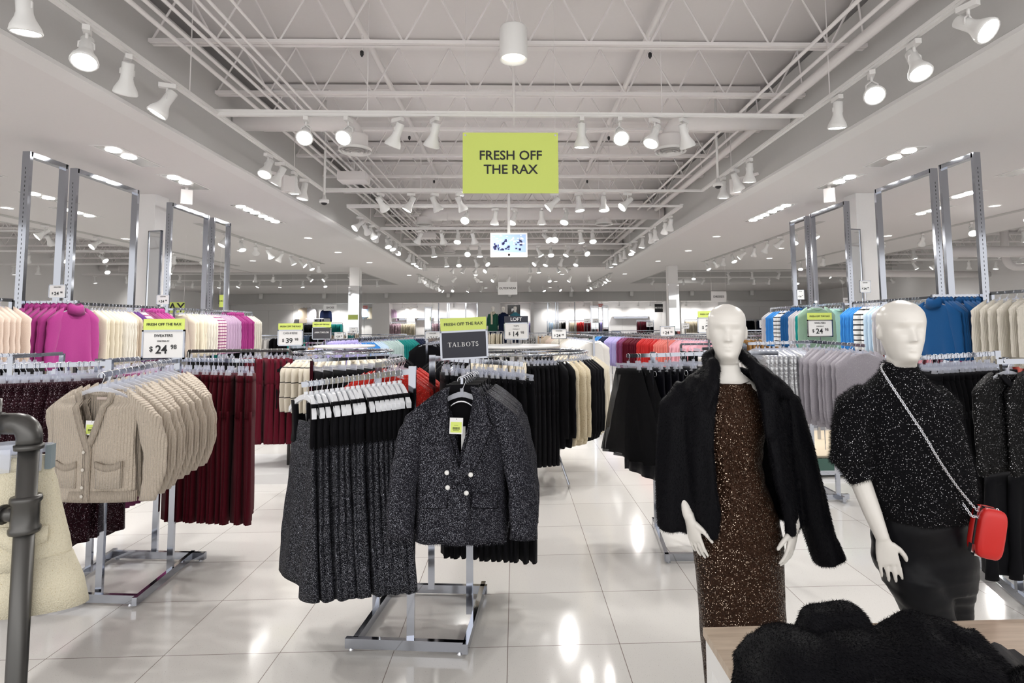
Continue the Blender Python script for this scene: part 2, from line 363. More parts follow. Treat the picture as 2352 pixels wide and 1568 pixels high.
# long pipes and conduits running away from the camera inside the well
def run(name, pts, r, label, cat, mt=None, n=8):
    o = MB().tube(pts, r, n).build(name, mt or M_STEEL, None, True); tag(o, label, cat); return o
for i, (x, z, r) in enumerate([(-2.95, 4.22, .02), (-2.85, 4.24, .016), (-2.7, 4.24, .016), (-2.62, 4.25, .016), (-2.45, 4.24, .014), (-2.36, 4.24, .014), (-2.2, 4.26, .012)]):
    run('conduit', [(x, -1, z), (x, 18.8, z)], r, 'white conduit running away under the joists at left, %s from the fascia' % ordn(i+1), 'conduit')
for i, (x, z, r) in enumerate([(3.12, 4.24, .05), (2.92, 4.22, .018), (2.72, 4.24, .018)]):
    run('conduit', [(x, -1, z), (x, 18.8, z)], r, 'white pipe running away under the joists at right, %s from the fascia' % ordn(i+1), 'pipe')
for i, x in enumerate([-1.75, 1.6]):
    run('sprinkler_pipe', [(x*.9, -1, 4.78), (x*.9, 18.8, 4.78)], .035, 'white sprinkler main up between the joists, %s of centre' % ('left' if x < 0 else 'right'), 'pipe')
    for j, yy in enumerate((5.75, 8.4, 11)):
        s = empty('fire_sprinkler', 'small dark sprinkler head on the %s pipe, %s from camera' % ('left' if x < 0 else 'right', ordn(j+1)), 'sprinkler', (x*.9, yy, 4.74))
        MB().tube([(0, 0, 0), (0, 0, .17*-1)], .01, 6).build('drop', M_STEEL, s); MB().lathe([(.012, -.17), (.02, -.18), (.02, -.21), (.006, -.235)], n=10).build('nozzle', M_BLACK, s)
# duct runs with elbows and round diffusers
def diffuser(t, x, y, z, r=.19):
    b = MB()
    for k in range(4): b.lathe([(r-.045*k, .0-.004*k), (r-.045*k-.03, .022-.004*k), (r-.045*k-.034, .018-.004*k), (r-.045*k-.004, -.006-.004*k)], (x, y, z), 28, False)
    b.lathe([(r+.005, .03), (r, 0)], (x, y, z), 28, False); o = b.build('diffuser', M_TRACK, t, True); return o
def duct(label, pts, r, diffs, drop_r):
    t = empty('air_duct', label, 'duct', (0, 0, 0))
    MB().tube(pts, r, 18).build('duct_run', M_STEEL, t, True)
    for x, y, z, ztop in diffs:
        MB().lathe([(drop_r, 0), (drop_r*1.02, .02), (drop_r, ztop-z-.02), (drop_r, ztop-z)], (x, y, z+.02), 20).build('drop_collar', M_STEEL, t, True)
        diffuser(t, x, y, z)
    return t
def elbow(p0, c, p1, r=.22, k=6):   # p0 -> corner c -> p1
    c = Vector(c); a = (Vector(p0)-c).normalized()*r; b = (Vector(p1)-c).normalized()*r
    return [p0]+[tuple(c+a*(1-math.sin(t))+b*(1-math.cos(t))) for t in [PI/2*i/k for i in range(k+1)]]+[p1]
duct('white round air duct from the left fascia, elbowing down to a diffuser', elbow((-3.3, 6.7, 4.16), (-1.9, 6.7, 4.16), (-1.9, 6.7, 3.85)), .11, [(-1.9, 6.7, 3.80, 3.98)], .15)
duct('white round air duct from the right fascia, elbowing down to a diffuser', elbow((3.3, 6.6, 4.16), (1.9, 6.7, 4.16), (1.9, 6.7, 3.85)), .11, [(1.9, 6.7, 3.80, 3.98)], .15)
duct('long white air duct crossing the well behind the second track, two diffusers', elbow((3.3, 12.4, 4.2), (-2.0, 12.5, 4.2), (-2.0, 12.5, 3.98)), .15, [(-2.0, 12.5, 3.95, 4.1), (2.0, 12.5, 3.95, 4.15)], .17)
duct('far white air duct crossing the well above the camera monitor, two diffusers', elbow((3.3, 17.3, 4.2), (-2.0, 17.3, 4.2), (-2.0, 17.3, 3.98)), .16, [(-2.0, 17.3, 3.95, 4.1), (2.0, 17.3, 3.95, 4.15)], .17)
run('air_duct', [(10.8, 14, 3.5), (17.9, 14, 3.45)], .14, 'white round duct along the far right upper wall', 'duct')
run('air_duct', [(10.5, 20.6, 3.55), (18.0, 20.9, 3.5)], .12, 'white round duct deeper in the far right open ceiling', 'duct')
run('air_duct', [(-16.9, 23.6, 4.2), (-5.6, 25.0, 4.2)], .15, 'white round duct in the dark open ceiling at far left', 'duct')
run('drain_pipe', elbow((13.6, 15.2, 4.9), (13.6, 15.2, 3.2), (17.9, 15.6, 3.4), .3), .1, 'white vertical pipe elbowing right near the far right wall', 'pipe')
for i, (x, y) in enumerate([(-2.45, 8.6), (-2.2, 14.2)]):
    o = MB().cbox((x, y, 3.98), .42, .3, .13).build('junction_box', M_STEEL); MB().tube([(x, y, 4.04), (x, y, ZD)], .008, 5).build('hanger_rod', M_STEEL, o); tag(o, 'grey-white rectangular box hung under the joists at left, %s' % ('nearer' if i == 0 else 'farther'), 'box')

# ---------------------------------------------------------------- lighting tracks and heads
ZT = 3.80
def track(name, p, q, label):
    t = empty(name, label, 'light track', p)
    d = Vector(q)-Vector(p)
    b = MB(); b.bar((0, 0, 0), d, .036, .034); b.bar((0, 0, .03), d, .055, .025); b.build('rail', M_TRACK, t)
    L = d.length; k = max(2, int(L/2.4)); wr = MB()
    for i in range(k):
        u = (i+.5)/k; wr.tube([d*u+Vector((0, 0, .03)), d*u+Vector((0, 0, ZD-ZT))], .005, 5)
    wr.build('suspension_rod', M_STEEL, t); return t
TR = {'L1': ((-2.92, -1, ZT), (-2.92, 8.7, ZT)), 'R1': ((2.95, -1, ZT), (2.95, 8.7, ZT)), 'L2': ((-2.9, 9.85, ZT), (-2.9, 19, ZT)), 'R2': ((2.97, 9.85, ZT), (2.97, 19, ZT))}
track('light_track', *TR['L1'], 'long white light track along the left side of the central well'); track('light_track', *TR['R1'], 'long white light track along the right side of the central well')
track('light_track', *TR['L2'], 'white light track deeper along the left side of the central well'); track('light_track', *TR['R2'], 'white light track deeper along the right side of the central well')
CY = [5.52, 8.7, 9.85, 12.13, 14.49, 16.85, 18.95]
for i, y in enumerate(CY): track('light_track', (-2.92, y, ZT+.001), (2.96, y, ZT+.001), 'white light track crossing the central well, %s from the camera' % ordn(i+1))
def spot_proto(tilt):
    t = empty('track_spotlight', 'x', 'spotlight')
    MB().cbox((0, 0, -.03), .035, .1, .03).build('adapter', M_TRACK, t)
    b = MB(); b.tube([(0, 0, -.04), (0, 0, -.075)], .009, 6); b.tube([(0, 0, -.075), (.034, 0, -.1), (.034, 0, -.13)], .006, 5); b.tube([(0, 0, -.075), (-.034, 0, -.1), (-.034, 0, -.13)], .006, 5); b.build('bracket', M_TRACK, t, True)
    M = Matrix.Rotation(tilt, 3, 'X')   # tilts beam (local -Z) towards +Y
    c = Vector((0, 0, -.13))
    hb = MB().lathe([(.026, .075), (.032, .07), (.033, -.02), (.04, -.045), (.06, -.085), (.066, -.11), (.062, -.118), (.055, -.112)], c, 18, 'start', M)
    h = hb.build('lamp_housing', M_LAMPW, t, True)
    MB().lathe([(.056, -.111), (.03, -.118), (.001, -.119)], c, 18, False, M).build('lens', M_LENS, t)
    return t
PROT = [spot_proto(a) for a in (.15, .5, .85)]
def spotl(x, y, z, tilt_i, yaw, label, group, lamp=True, e=1.0, scale=1.0):
    o = dup(PROT[tilt_i], (x, y, z), yaw)
    o['label'] = label; o['group'] = group
    if scale != 1: o.scale = (scale,)*3
    if lamp:
        a = (.15, .5, .85, 1.15)[tilt_i]
        l = bpy.data.lights.new('lamp', 'SPOT'); l.energy = SPOT_E*e; l.spot_size = math.radians(125); l.spot_blend = .9; l.shadow_soft_size = .06; l.color = (1, .975, .94)
        lo = bpy.data.objects.new('lamp', l); C.objects.link(lo); lo.parent = o
        d = Matrix.Rotation(a, 3, 'X') @ Vector((0, 0, -1)); lo.location = Vector((0, 0, -.13))+d*.135
        lo.rotation_euler = (a, 0, 0)
    return o
rs = random.Random(11)
def head_row(pts, group, where, aim=None, lampevery=1, e=1.0, scale=1.0):
    for i, (x, y) in enumerate(pts):
        ti = rs.choice((0, 1, 1, 2)) if aim is None else aim[i][0]; yw = rs.uniform(-PI, PI) if aim is None else aim[i][1]
        spotl(x, y, ZT-.015, ti, yw, 'track spotlight %s, %s' % (where, ordn(i+1)+' along it'), group, lamp=(i % lampevery == 0), e=e, scale=scale)
H0 = 1.705; F0 = 1302.0
def XY(px, Y): return (px-1187)*Y/F0
# side tracks: yaw 0 aims +Y (away); yaw PI aims at the camera
S1 = 2.0
hL = [(-2.92, Y) for Y in (3.35, 3.84, 4.25, 4.74, 6.7, 7.05, 7.5, 7.85)]
head_row(hL, 'spotlights on the left track', 'on the left side track', [(0, 0), (1, -2.6), (1, .7), (1, 2.0), (1, 3.0), (1, 1.6), (0, 0), (0, 2)], e=1.1, scale=1.25)
hR = [(2.95, Y) for Y in (3.45, 3.95, 4.45, 4.95, 6.9, 7.35, 7.8)]
head_row(hR, 'spotlights on the right track', 'on the right side track', [(2, -2.8), (1, 3.0), (2, 2.7), (0, 0), (0, 0), (1, -1), (0, 0)], e=1.1, scale=1.25)
head_row([(-2.9, 10.6), (-2.9, 11), (-2.9, 11.5), (-2.9, 12), (-2.9, 12.9), (-2.9, 13.3), (-2.9, 13.8), (-2.9, 14.3), (-2.9, 15.6), (-2.9, 16.2), (-2.9, 17), (-2.9, 17.5), (-2.9, 18.2)], 'spotlights on the far left track', 'on the farther left side track', lampevery=3, scale=1.2)
head_row([(2.97, 10.6), (2.97, 11), (2.97, 11.8), (2.97, 12.2), (2.97, 13), (2.97, 13.8), (2.97, 14.4), (2.97, 15.2), (2.97, 15.8), (2.97, 16.6), (2.97, 17.4), (2.97, 18)], 'spotlights on the far right track', 'on the farther right side track', lampevery=3, scale=1.2)
rows = [(5.52, (704, 801, 915, 1001, 1346, 1436, 1520, 1590)), (8.7, (878, 948, 1002, 1060, 1280, 1337, 1395, 1452)), (9.85, (1075, 1142, 1186, 1250, 1306)), (12.13, (968, 1020, 1056, 1091, 1258, 1280, 1340, 1368)),
        (14.49, (1000, 1079, 1106, 1242, 1270, 1310, 1350)), (16.85, (1029, 1058, 1097, 1119, 1238, 1261, 1295, 1330)), (18.95, (1046, 1070, 1098, 1123, 1222, 1241, 1284, 1305))]
for i, (Y, pxs) in enumerate(rows):
    aim = None
    if i == 0: aim = [(2, -2.9), (2, 3.0), (1, 1.0), (1, .6), (0, 0), (2, 3.1), (1, 2.2), (1, -.8)]
    if i == 2: aim = [(2, 3.0), (0, 1), (1, 2.4), (0, 0), (1, 2.6)]
    head_row([(XY(p, Y), Y) for p in pxs], 'spotlights on cross track %s' % ordn(i+1), 'on the %s cross track from the camera' % ordn(i+1), aim, lampevery=1 if i < 2 else 2, e=1.0 if i < 2 else 1.4, scale=1.25)
# flush slot recesses and their heads in the side soffits, round downlights
def recessed(x, y, n, label):
    t = empty('recessed_light', label, 'ceiling light', (x, y, ZS))
    f = MB(); f.box(-.14, -.42, -.0055, .14, .42, -.0005); f.build('trim_plate', M_WHITE, t)
    f = MB(); f.box(-.11, -.39, -.006, .11, .39, -.0042); f.build('baffle', mat('baffle_silver', (.8, .8, .78), .25, .6), t)
    for k in range(n):
        MB().lathe([(.075, -.006), (.07, -.016), (.001, -.02)], (0, -.25+.25*k, 0), 18, False).build('lens', M_LENS, t)
    l = bpy.data.lights.new('lamp', 'SPOT'); l.energy = SPOT_E*1.1; l.spot_size = 2.3; l.spot_blend = 1; l.shadow_soft_size = .1; l.color = (1, .975, .94)
    lo = bpy.data.objects.new('lamp', l); C.objects.link(lo); lo.parent = t; lo.location = (0, 0, -.03)
for i, (x, y, n) in enumerate([(-4.37, 6.45, 2), (-4.4, 7.6, 2), (-4.4, 9.4, 3), (-4.4, 10.2, 3), (-6.6, 6.9, 2), (-7.3, 9.6, 3), (-6.9, 8.5, 2)]): recessed(x, y, n, 'recessed rectangular ceiling light in the left soffit, %s counted from camera' % ordn(i+1))
for i, (x, y, n) in enumerate([(4.5, 6.45, 2), (4.5, 7.6, 2), (4.5, 9.4, 3), (4.5, 10.2, 3), (6.6, 6.9, 2), (7.3, 9.6, 3), (6.9, 8.5, 2)]): recessed(x, y, n, 'recessed rectangular ceiling light in the right soffit, %s counted from camera' % ordn(i+1))
def downlight(x, y, label):
    t = empty('downlight', label, 'ceiling light', (x, y, ZS))
    MB().lathe([(.1, -.001), (.1, -.008), (.08, -.01)], (0, 0, 0), 20, False).build('rim', M_WHITE, t, True)
    MB().disc((0, 0, -.006), .082, 20, flip=True).build('lens', M_DISC, t)
k = 0
for sx, nm in ((-1, 'left'), (1, 'right')):
    k = 0
    for (x, y) in [(4.5, 12.4), (4.6, 14.8), (4.4, 17.2), (6.4, 12.0), (6.9, 14.4), (8.1, 9.2), (8.4, 12.4), (7.6, 16.6)]:
        k += 1; downlight(sx*x, y, 'small round downlight in the %s soffit, %s counted outward' % (nm, ordn(k)))
k = 0
for x in (-4, -1.5, 1.8, 4.2):
    for y in (21.5, 25, 29): k += 1; downlight(x, y, 'small round downlight in the far central ceiling, %s of the grid' % ordn(k))
# spot rows mounted on slots in the side soffits
def slot(x, y0, y1, n, label):
    t = empty('light_slot', 'dark recessed light slot %s' % label, 'light slot', (x, y0, ZS)); MB().box(-.07, 0, -.008, .07, y1-y0, -.0005).build('slot_plate', M_FASCIA, t)
    for i in range(n):
        yy = y0+(y1-y0)*(i+.5)/n
        spotl(x, yy, ZS-.005, rs.choice((1, 2)), rs.uniform(-3, 3), 'spotlight in the slot %s, %s along it' % (label, ordn(i+1)), 'spotlights in the slot '+label, lamp=(i % 3 == 0), scale=1.2)
slot(-5.9, 10.6, 17.5, 10, 'over the left racks'); slot(5.9, 10.6, 17.5, 10, 'over the right racks')
slot(-8.7, 6, 18, 9, 'at the outer edge of the left soffit'); slot(8.9, 6, 18, 9, 'at the outer edge of the right soffit')
slot(-3.6, 21, 28, 9, 'left of the far central ceiling'); slot(3.6, 21, 28, 9, 'right of the far central ceiling')
for i, yy in enumerate((21.5, 27.5)):
    for j in range(9):
        spotl(-3.0+j*.72+(rs.random()-.5)*.2, yy, ZS-.005, rs.choice((1, 2)), rs.uniform(-3, 3), 'white far-centre ceiling spotlight, %s row, %s from left' % ('nearer' if i == 0 else 'farther', ordn(j+1)), 'spotlights of the far central ceiling', lamp=(j % 4 == 0), scale=1.2)
# open far wells left and right: cross tracks with heads
for sd, xa, xb in (('left', -16.6, -9.6), ('right', 10.9, 17.6)):
    for i, y in enumerate((9.2, 12.2, 15.4, 18.6, 22.2, 25.2)):
        x0, x1 = xa, xb
        if y > 20.3: x0, x1 = (xa, -5.7) if sd == 'left' else (5.7, xb)
        track('light_track', (x0, y, ZT), (x1, y, ZT), 'white light track across the far %s open ceiling, %s from the camera' % (sd, ordn(i+1)))
        n = 7 if y < 20 else 11
        for j in range(n):
            spotl(x0+(x1-x0)*(j+.5)/n+rs.uniform(-.25, .25), y, ZT-.015, rs.choice((0, 1, 2)), rs.uniform(-3, 3), 'white spotlight, far %s ceiling, %s track, %s from left' % (sd, ordn(i+1), ordn(j+1)), 'spotlights of the far %s ceiling' % sd, lamp=(j % 4 == 1), e=1.6, scale=1.25)
# white surface cans near the back
for i in range(9):
    o = MB().lathe([(.11, 0), (.11, -.28), (.1, -.28)], (-14.5+i*3.55, 32.8, ZS), 16).build('surface_can_light', M_LAMPW, None, True); tag(o, 'white cylindrical can light by the rear bulkhead, %s from left' % ordn(i+1), 'ceiling light', 'can lights along the rear bulkhead')
# wall washers hung in front of the back wall
for i in range(26):
    spotl(-12.8+i*1.0+rs.uniform(-.2, .2), 33.7, 3.12, 1, rs.uniform(-.4, .4), 'small white spotlight washing the back wall, %s from left' % ordn(i+1), 'spotlights washing the back wall', lamp=True, e=1.0, scale=1.1)
# hanging cylinder pendant near the camera
t = empty('pendant_downlight', 'large white cylinder pendant light hanging nearest the camera', 'ceiling light', (0.0, 4.73, 3.99))
b = MB().lathe([(.118, 0), (.12, .01), (.12, .27), (.112, .285), (.05, .288)], n=28, caps='end'); b.lathe([(.118, 0), (.108, .004), (.1, .06)], n=28, caps=False); b.build('can_body', M_LAMPW, t, True)
MB().disc((0, 0, .03), .104, 28, flip=True).build('lens', mat('pendant_lens', (1, .95, .8), .5, emit=1.6), t)
b = MB()
for a in (.5, 2.6, 4.7): b.tube([(.09*math.cos(a), .09*math.sin(a), .285), (0, 0, .62), (0, 0, ZD-3.99)], .0035, 5)
b.build('hanging_cable', M_STEEL, t)
# security camera domes on poles
for nm, px, py, Y in (('left', 749, 458, 8.0), ('right', 1667, 420, 7.4)):
    x = XY(px, Y); z = H0+(748-py)*Y/F0
    t = empty('dome_camera', 'white dome security camera on a ceiling pole at %s' % nm, 'security camera', (x, Y, z))
    MB().tube([(0, 0, .03), (0, 0, ZD-z)], .016, 10).build('pole', M_TRACK, t, True)
    MB().lathe([(.018, .09), (.03, .03), (.065, .02), (.068, -.02), (.05, -.025)], n=20).build('housing', M_TRACK, t, True); MB().ell((0, 0, -.022), .042, .042, .035).build('dome', M_BLACK, t, True)
for nm, x, y in (('left', -2.98+.0, 7.45), ('right', 3.05, 7.6), ('left', -4.55, 7.9), ('right', 4.5, 7.85)):
    t = empty('loudspeaker', 'grey-white box loudspeaker %s the %s soffit' % ('on the fascia of' if abs(x) < 4 else 'under', nm), 'speaker', (x, y, ZS+.05 if abs(x) < 4 else ZS-.02), rz=(.6 if x < 0 else -.6))
    sg = -1 if x < 0 else 1
    MB().cbox((0, 0, -.12), .14, .12, .2).build('cabinet', M_STEEL, t); MB().bar((0, 0, -.02), (sg*.3 if abs(x) < 4 else 0, 0, .02), .04, .03).build('bracket', M_STEEL, t)
for p_ in PROT:
    for c_ in list(p_.children): bpy.data.objects.remove(c_)
    bpy.data.objects.remove(p_)
# ---------------------------------------------------------------- garments and hangers
def hook_mb(r=.021):
    pts = [(r*math.cos(a), 0, -.021+r*math.sin(a)) for a in [math.radians(200-25*i) for i in range(9)]]
    pts += [(.008, 0, -.052), (0, 0, -.066), (0, 0, -.085)]
    return MB().tube(pts, .0022, 6)
def hanger_top(t, mt=None, w=.175, drop=.062, sub=True):
    b = MB(); n = 8; zs = -.082
    for s in (-1, 1):
        rings = []
        for i in range(n+1):
            u = i/n; x = s*w*u; z = zs-drop*u**1.5; h = .017-.006*u
            rings.append([(x, -.004, z-h), (x, .004, z-h), (x, .004, z+h*.6), (x, -.004, z+h*.6)])
        b.loft(rings)
    b.tube([(0, 0, -.058), (0, 0, -.09)], .009, 8)
    o = b.build('hanger', mt or M_CLEAR, t)
    hook_mb().build('hook', M_WIRE, o, True); return o
def hanger_clip(t, mt=None, w=.16, clips=(-.13, .13)):
    b = MB(); b.box(-w, -.004, -.094, w, .004, -.078); b.tube([(0, 0, -.056), (0, 0, -.088)], .012, 8)
    b.box(-w*.6, -.0035, -.104, w*.6, .0035, -.099)
    o = b.build('hanger', mt or M_CLEAR, t)
    for x in clips: MB().add([(x-.017, -.014, -.135), (x+.017, -.014, -.135), (x+.017, .014, -.135), (x-.017, .014, -.135), (x-.012, -.006, -.086), (x+.012, -.006, -.086), (x+.012, .006, -.086), (x-.012, .006, -.086)], [(0,3,2,1),(4,5,6,7),(0,1,5,4),(1,2,6,5),(2,3,7,6),(3,0,4,7)]).build('clip', M_CLEAR, o)
    hook_mb().build('hook', M_WIRE, o, True); return o
def lerp(a, b, t): return a+(b-a)*t
def interp(tab, z):
    for (z0, v0), (z1, v1) in zip(tab, tab[1:]):
        if z <= z1: 
            t = max(0, (z-z0)/(z1-z0)); return v0+(v1-v0)*(t*t*(3-2*t))
    return tab[-1][1]
def torso(b, prof, fold=.008, nf=3, seed=0, n=26, m=14, bow=.0):
    """prof: list of (z, halfwidth, halfdepth) from hem to neck"""
    rnd = random.Random(seed); ph = rnd.uniform(0, 6); ph2 = rnd.uniform(0, 6); z0, z1 = prof[0][0], prof[-1][0]
    zs = []
    for (za, wa, da), (zb, wb, db) in zip(prof, prof[1:]):
        k = max(1, round((zb-za)/(z1-z0)*m))
        for i in range(k): zs.append((lerp(za, zb, i/k), lerp(wa, wb, i/k), lerp(da, db, i/k)))
    zs.append(prof[-1]); rings = []
    for z, a, d in zs:
        u = min(1, max(0, 1-(z-z0)/(z1-z0)*1.15)); r = []
        for k in range(n):
            t = 2*PI*k/n; c, s = math.cos(t), math.sin(t)
            x = a*math.copysign(abs(c)**.75, c); y = d*math.copysign(abs(s)**.8, s)
            fo = fold*(.15+.85*u)*(math.sin(nf*x/max(a, .01)*2.2+ph+.6*math.sin(z*9+ph2))+.5*math.sin(nf*2.3*x/max(a, .01)+ph2))
            r.append((x+.003*math.sin(z*37+t*3+ph), y+fo+bow*math.sin(z*5+ph), z+(.006*math.sin(3*t+ph) if z == z0 else 0)))
        rings.append(r)
    b.loft(rings, True); return b
def sleeve_mb(s, w, zsh, L, r0, r1, splay, flat=.5, seed=0, fwd=0, elbow=0, n=12, m=9, cuff=True):
    rnd = random.Random(seed*7+(1 if s > 0 else 2)); ph = rnd.uniform(0, 6); rings = []; b = MB()
    for i in range(m+1):
        u = i/m; x = s*(w*.9+splay*math.sin(u*PI/2)+elbow*math.sin(u*PI)); z = zsh-.01-L*u; y = -fwd*u**1.4
        r = lerp(r0, r1, u**.9)*(1+.06*math.sin(u*22+ph))
        if cuff and u > .9: r *= .86
        ring = []
        for k in range(n):
            t = 2*PI*k/n; rx = r*math.cos(t); ry = r*flat*math.sin(t)
            zz = z+(rx*-s*.75 if i == 0 else (rx*-s*.3 if i == 1 else 0))
            ring.append((x+rx, y+ry+.003*math.sin(2*t+ph+u*8), zz+ (.02 if i == 0 else 0)))
        rings.append(ring)
    b.loft(rings, True); return b
def make_top(name, label, cat, mt, w=.205, L=.58, d=.017, fold=.006, sl=.52, r0=.075, r1=.045, splay=.03, seed=0, neck='crew', ztop=-.095, parts=True, hanger=True, colmt=None, flare=1.0, fwd=0, elbow=0, flat=.34):
    t = empty(name, label, cat)
    zsh = ztop-.05; zb = ztop-L
    body = torso(MB(), [(zb, w*.93*flare, d*.9), (zb+.05, w*1.0*flare, d), (zsh-.22, w*.95, d), (zsh-.02, w*.97, d*.8), (zsh, w*.93, d*.7), (ztop-.012, .085, d*.8), (ztop, .065, d*.85)], fold, 3, seed)
    body.build('body', mt, t, True)
    if sl:
        for s in (-1, 1): sleeve_mb(s, w, zsh, sl, r0, r1, splay, flat, seed, fwd, elbow).build('sleeve', mt, t, True)
    cm = colmt or mt
    if neck == 'turtle':
        b = MB(); rings = []
        for i, (r, z, dy) in enumerate([(.06, ztop-.02, 0), (.075, ztop+.005, 0), (.075, ztop+.05, 0), (.062, ztop+.06, 0), (.09, ztop+.035, -.004), (.1, ztop-.045, -.012), (.085, ztop-.04, -.01)]):
            rings.append([(r*math.cos(2*PI*k/16), dy+r*.42*math.sin(2*PI*k/16), z+.012*math.cos(4*PI*k/16)) for k in range(16)])
        b.loft(rings, False); b.build('folded_collar', cm, t, True)
    elif neck == 'crew':
        b = MB(); rings = []
        for (r, z) in [(.07, ztop-.012), (.083, ztop-.004), (.08, ztop+.008), (.068, ztop+.006)]:
            rings.append([(r*math.cos(2*PI*k/16), r*.36*math.sin(2*PI*k/16), z-.02*max(0, -math.sin(2*PI*k/16))) for k in range(16)])
        b.loft(rings, False); b.build('neckband', cm, t, True)
    if hanger: hanger_top(t)
    return t
def pants_mb(w=.17, L=1.0, d=.022, seed=0, gap=.012, flare=1.0, fold=.006, ztop=-.12):
    b = MB(); zc = ztop-.27
    torso(b, [(zc-.02, w*1.12, d*1.3), (zc+.1, w*1.1, d*1.3), (ztop-.05, w*1.0, d*1.1), (ztop, w*.97, d)], fold*.5, 2, seed, 20, 6)
    for s in (-1, 1):
        rnd = random.Random(seed*3+s); ph = rnd.uniform(0, 6); rings = []
        for i in range(11):
            u = i/10; z = lerp(zc+.02, ztop-L, u); r = w*.55*lerp(1.0, .82*flare, u); cx = s*(w*.56+gap*u)
            rings.append([(cx+r*math.cos(2*PI*k/14), d*1.1*math.sin(2*PI*k/14)+fold*math.sin(3*math.cos(2*PI*k/14)*2+ph+u*2)*(.4+u), z+.004*math.sin(k+ph)*(i == 10)) for k in range(14)])
        b.loft(rings, True)
    return b
def make_pants(name, label, cat, mt, **k):
    t = empty(name, label, cat); pants_mb(**k).build('trouser_body', mt, t, True)
    w = k.get('w', .17); zt = k.get('ztop', -.12)
    torso(MB(), [(zt-.04, w*1.01, .026), (zt+.004, w*.985, .024)], 0, 1, 0, 20, 2).build('waistband', mt, t, True)
    hanger_clip(t); return t
def make_skirt(name, label, cat, mt, w=.17, w2=.3, L=.6, d=.03, d2=.05, nf=5, fold=.02, seed=0, ztop=-.12, hanger=True, band=None):
    t = empty(name, label, cat)
    torso(MB(), [(ztop-L, w2, d2), (ztop-L*.5, lerp(w, w2, .55), lerp(d, d2, .6)), (ztop, w, d)], fold, nf, seed, 48, 12).build('skirt_body', mt, t, True)
    torso(MB(), [(ztop-.04, w*1.02, d*1.05), (ztop+.003, w, d)], 0, 1, 0, 24, 2).build('waistband', band or mt, t, True)
    if hanger: hanger_clip(t)
    return t
USED = set()
def row(proto, p0, p1, n, lab, group, jit=.06, yaw=0, first=True, zj=.0, where='from the camera end', start=1, even=False):
    """individual copies of one garment along a rail from p0 to p1"""
    p0 = Vector(p0); p1 = Vector(p1); d = p1-p0; base = math.atan2(d.y, d.x)-PI/2+yaw; rnd = random.Random(hash(lab) % 999 if False else len(lab)*31+n)
    for i in range(n):
        u = i/max(1, n-1); p = p0+d*u
        if not even: p += d.normalized()*rnd.uniform(-.3, .3)*(d.length/max(1, n))
        rz = base+rnd.gauss(0, jit)
        lb = '%s, %s %s' % (lab, ordn(i+start), where)
        if proto.name not in USED: USED.add(proto.name); o = proto; o.location = p; o.rotation_euler = (0, 0, rz); o['label'] = lb; o['group'] = group
        else: o = dup(proto, p, rz, lb, group)
    return
# cloth materials
K_TWEED = sparkle('black_glitter_tweed', (.011, .011, .016), (.75, .78, .9), 620, .82, .85, .25, sheen=.0)
K_DRESSB = sparkle('black_lurex_jersey', (.006, .0065, .010), (.8, .83, .95), 620, .80, .8, .22, sheen=.0)
K_BLACK = knit('black_jersey', (.0035, .0035, .005), .8, 200, .2, sheen=.02)
K_CARD = knit('oatmeal_pointelle_knit', (.56, .485, .40), .95, 240, .9, .2, wave=22, sheen=.2, fleck=(700, .74, (.85, .82, .76)))
K_CARDR = knit('oatmeal_rib', (.54, .465, .385), .95, 240, .9, .12, wave=42, sheen=.06)
K_VELV = knit('burgundy_velvet', (.060, .0018, .007), .8, 120, .25, .3, sheen=.03)
K_BURG = knit('burgundy_fleece', (.10, .006, .016), .95, 160, .3, sheen=.05)
K_SEQP = sparkle('plum_sequin', (.016, .0015, .005), (.85, .75, .85), 330, .90, .45, .12, basemetal=.3, sheen=0)
K_SEQB = sparkle('black_sequin', (.003, .003, .0035), (.85, .85, .9), 230, .90, .5, .12, sheen=0, basemetal=.1)
K_SEQG = sparkle('bronze_sequin', (.034, .016, .009), (.95, .76, .6), 260, .84, .4, .14, sheen=0, basemetal=.5)
K_CREAM = knit('cream_knit', (.68, .62, .50), .95, 200, .5, .1, sheen=.06)
K_IVORY = knit('ivory_knit', (.74, .70, .62), .95, 180, .5, .1, wave=26, sheen=.06)
K_PINKB = knit('blush_knit', (.66, .54, .46), .95, 200, .4, sheen=.06)
K_FUCH = knit('fuchsia_knit', (.33, .04, .20), .95, 200, .35, .12, sheen=.08)
K_PURP = knit('purple_knit', (.10, .03, .17), .95, 200, .3, sheen=.06)
K_PLUM = knit('plum_knit', (.21, .05, .13), .95, 200, .3, sheen=.06)
K_LILAC = knit('lilac_knit', (.42, .38, .68), .95, 200, .3, sheen=.06)
K_MAUVE = knit('mauve_knit', (.50, .36, .50), .95, 200, .3, sheen=.06)
K_PSTR = knit('pink_striped_knit', (.72, .60, .62), .95, 200, .3, stripes=(.045, .35, (.32, .09, .22), 2))
K_BLUE = knit('cobalt_knit', (.012, .085, .25), .95, 200, .35, .12, sheen=.08)
K_AZUR = knit('azure_knit', (.04, .22, .58), .95, 200, .3, sheen=.06)
K_SKY = knit('pale_blue_knit', (.52, .66, .80), .95, 200, .3, sheen=.06)
K_ICE = knit('ice_knit', (.50, .63, .62), .95, 200, .3, sheen=.06)
K_TEAL = knit('teal_knit', (.01, .23, .22), .95, 200, .3, sheen=.06)
K_SAGE = knit('sage_knit', (.24, .36, .28), .95, 200, .3, sheen=.06)
K_MINT = knit('mint_knit', (.33, .55, .47), .95, 200, .3, sheen=.06)
K_NAVY = knit('navy_knit', (.006, .012, .04), .95, 200, .3, sheen=.06)
K_BWS = knit('black_white_stripe', (.76, .77, .78), .9, 200, .3, stripes=(.065, .26, (.01, .01, .012), 2))
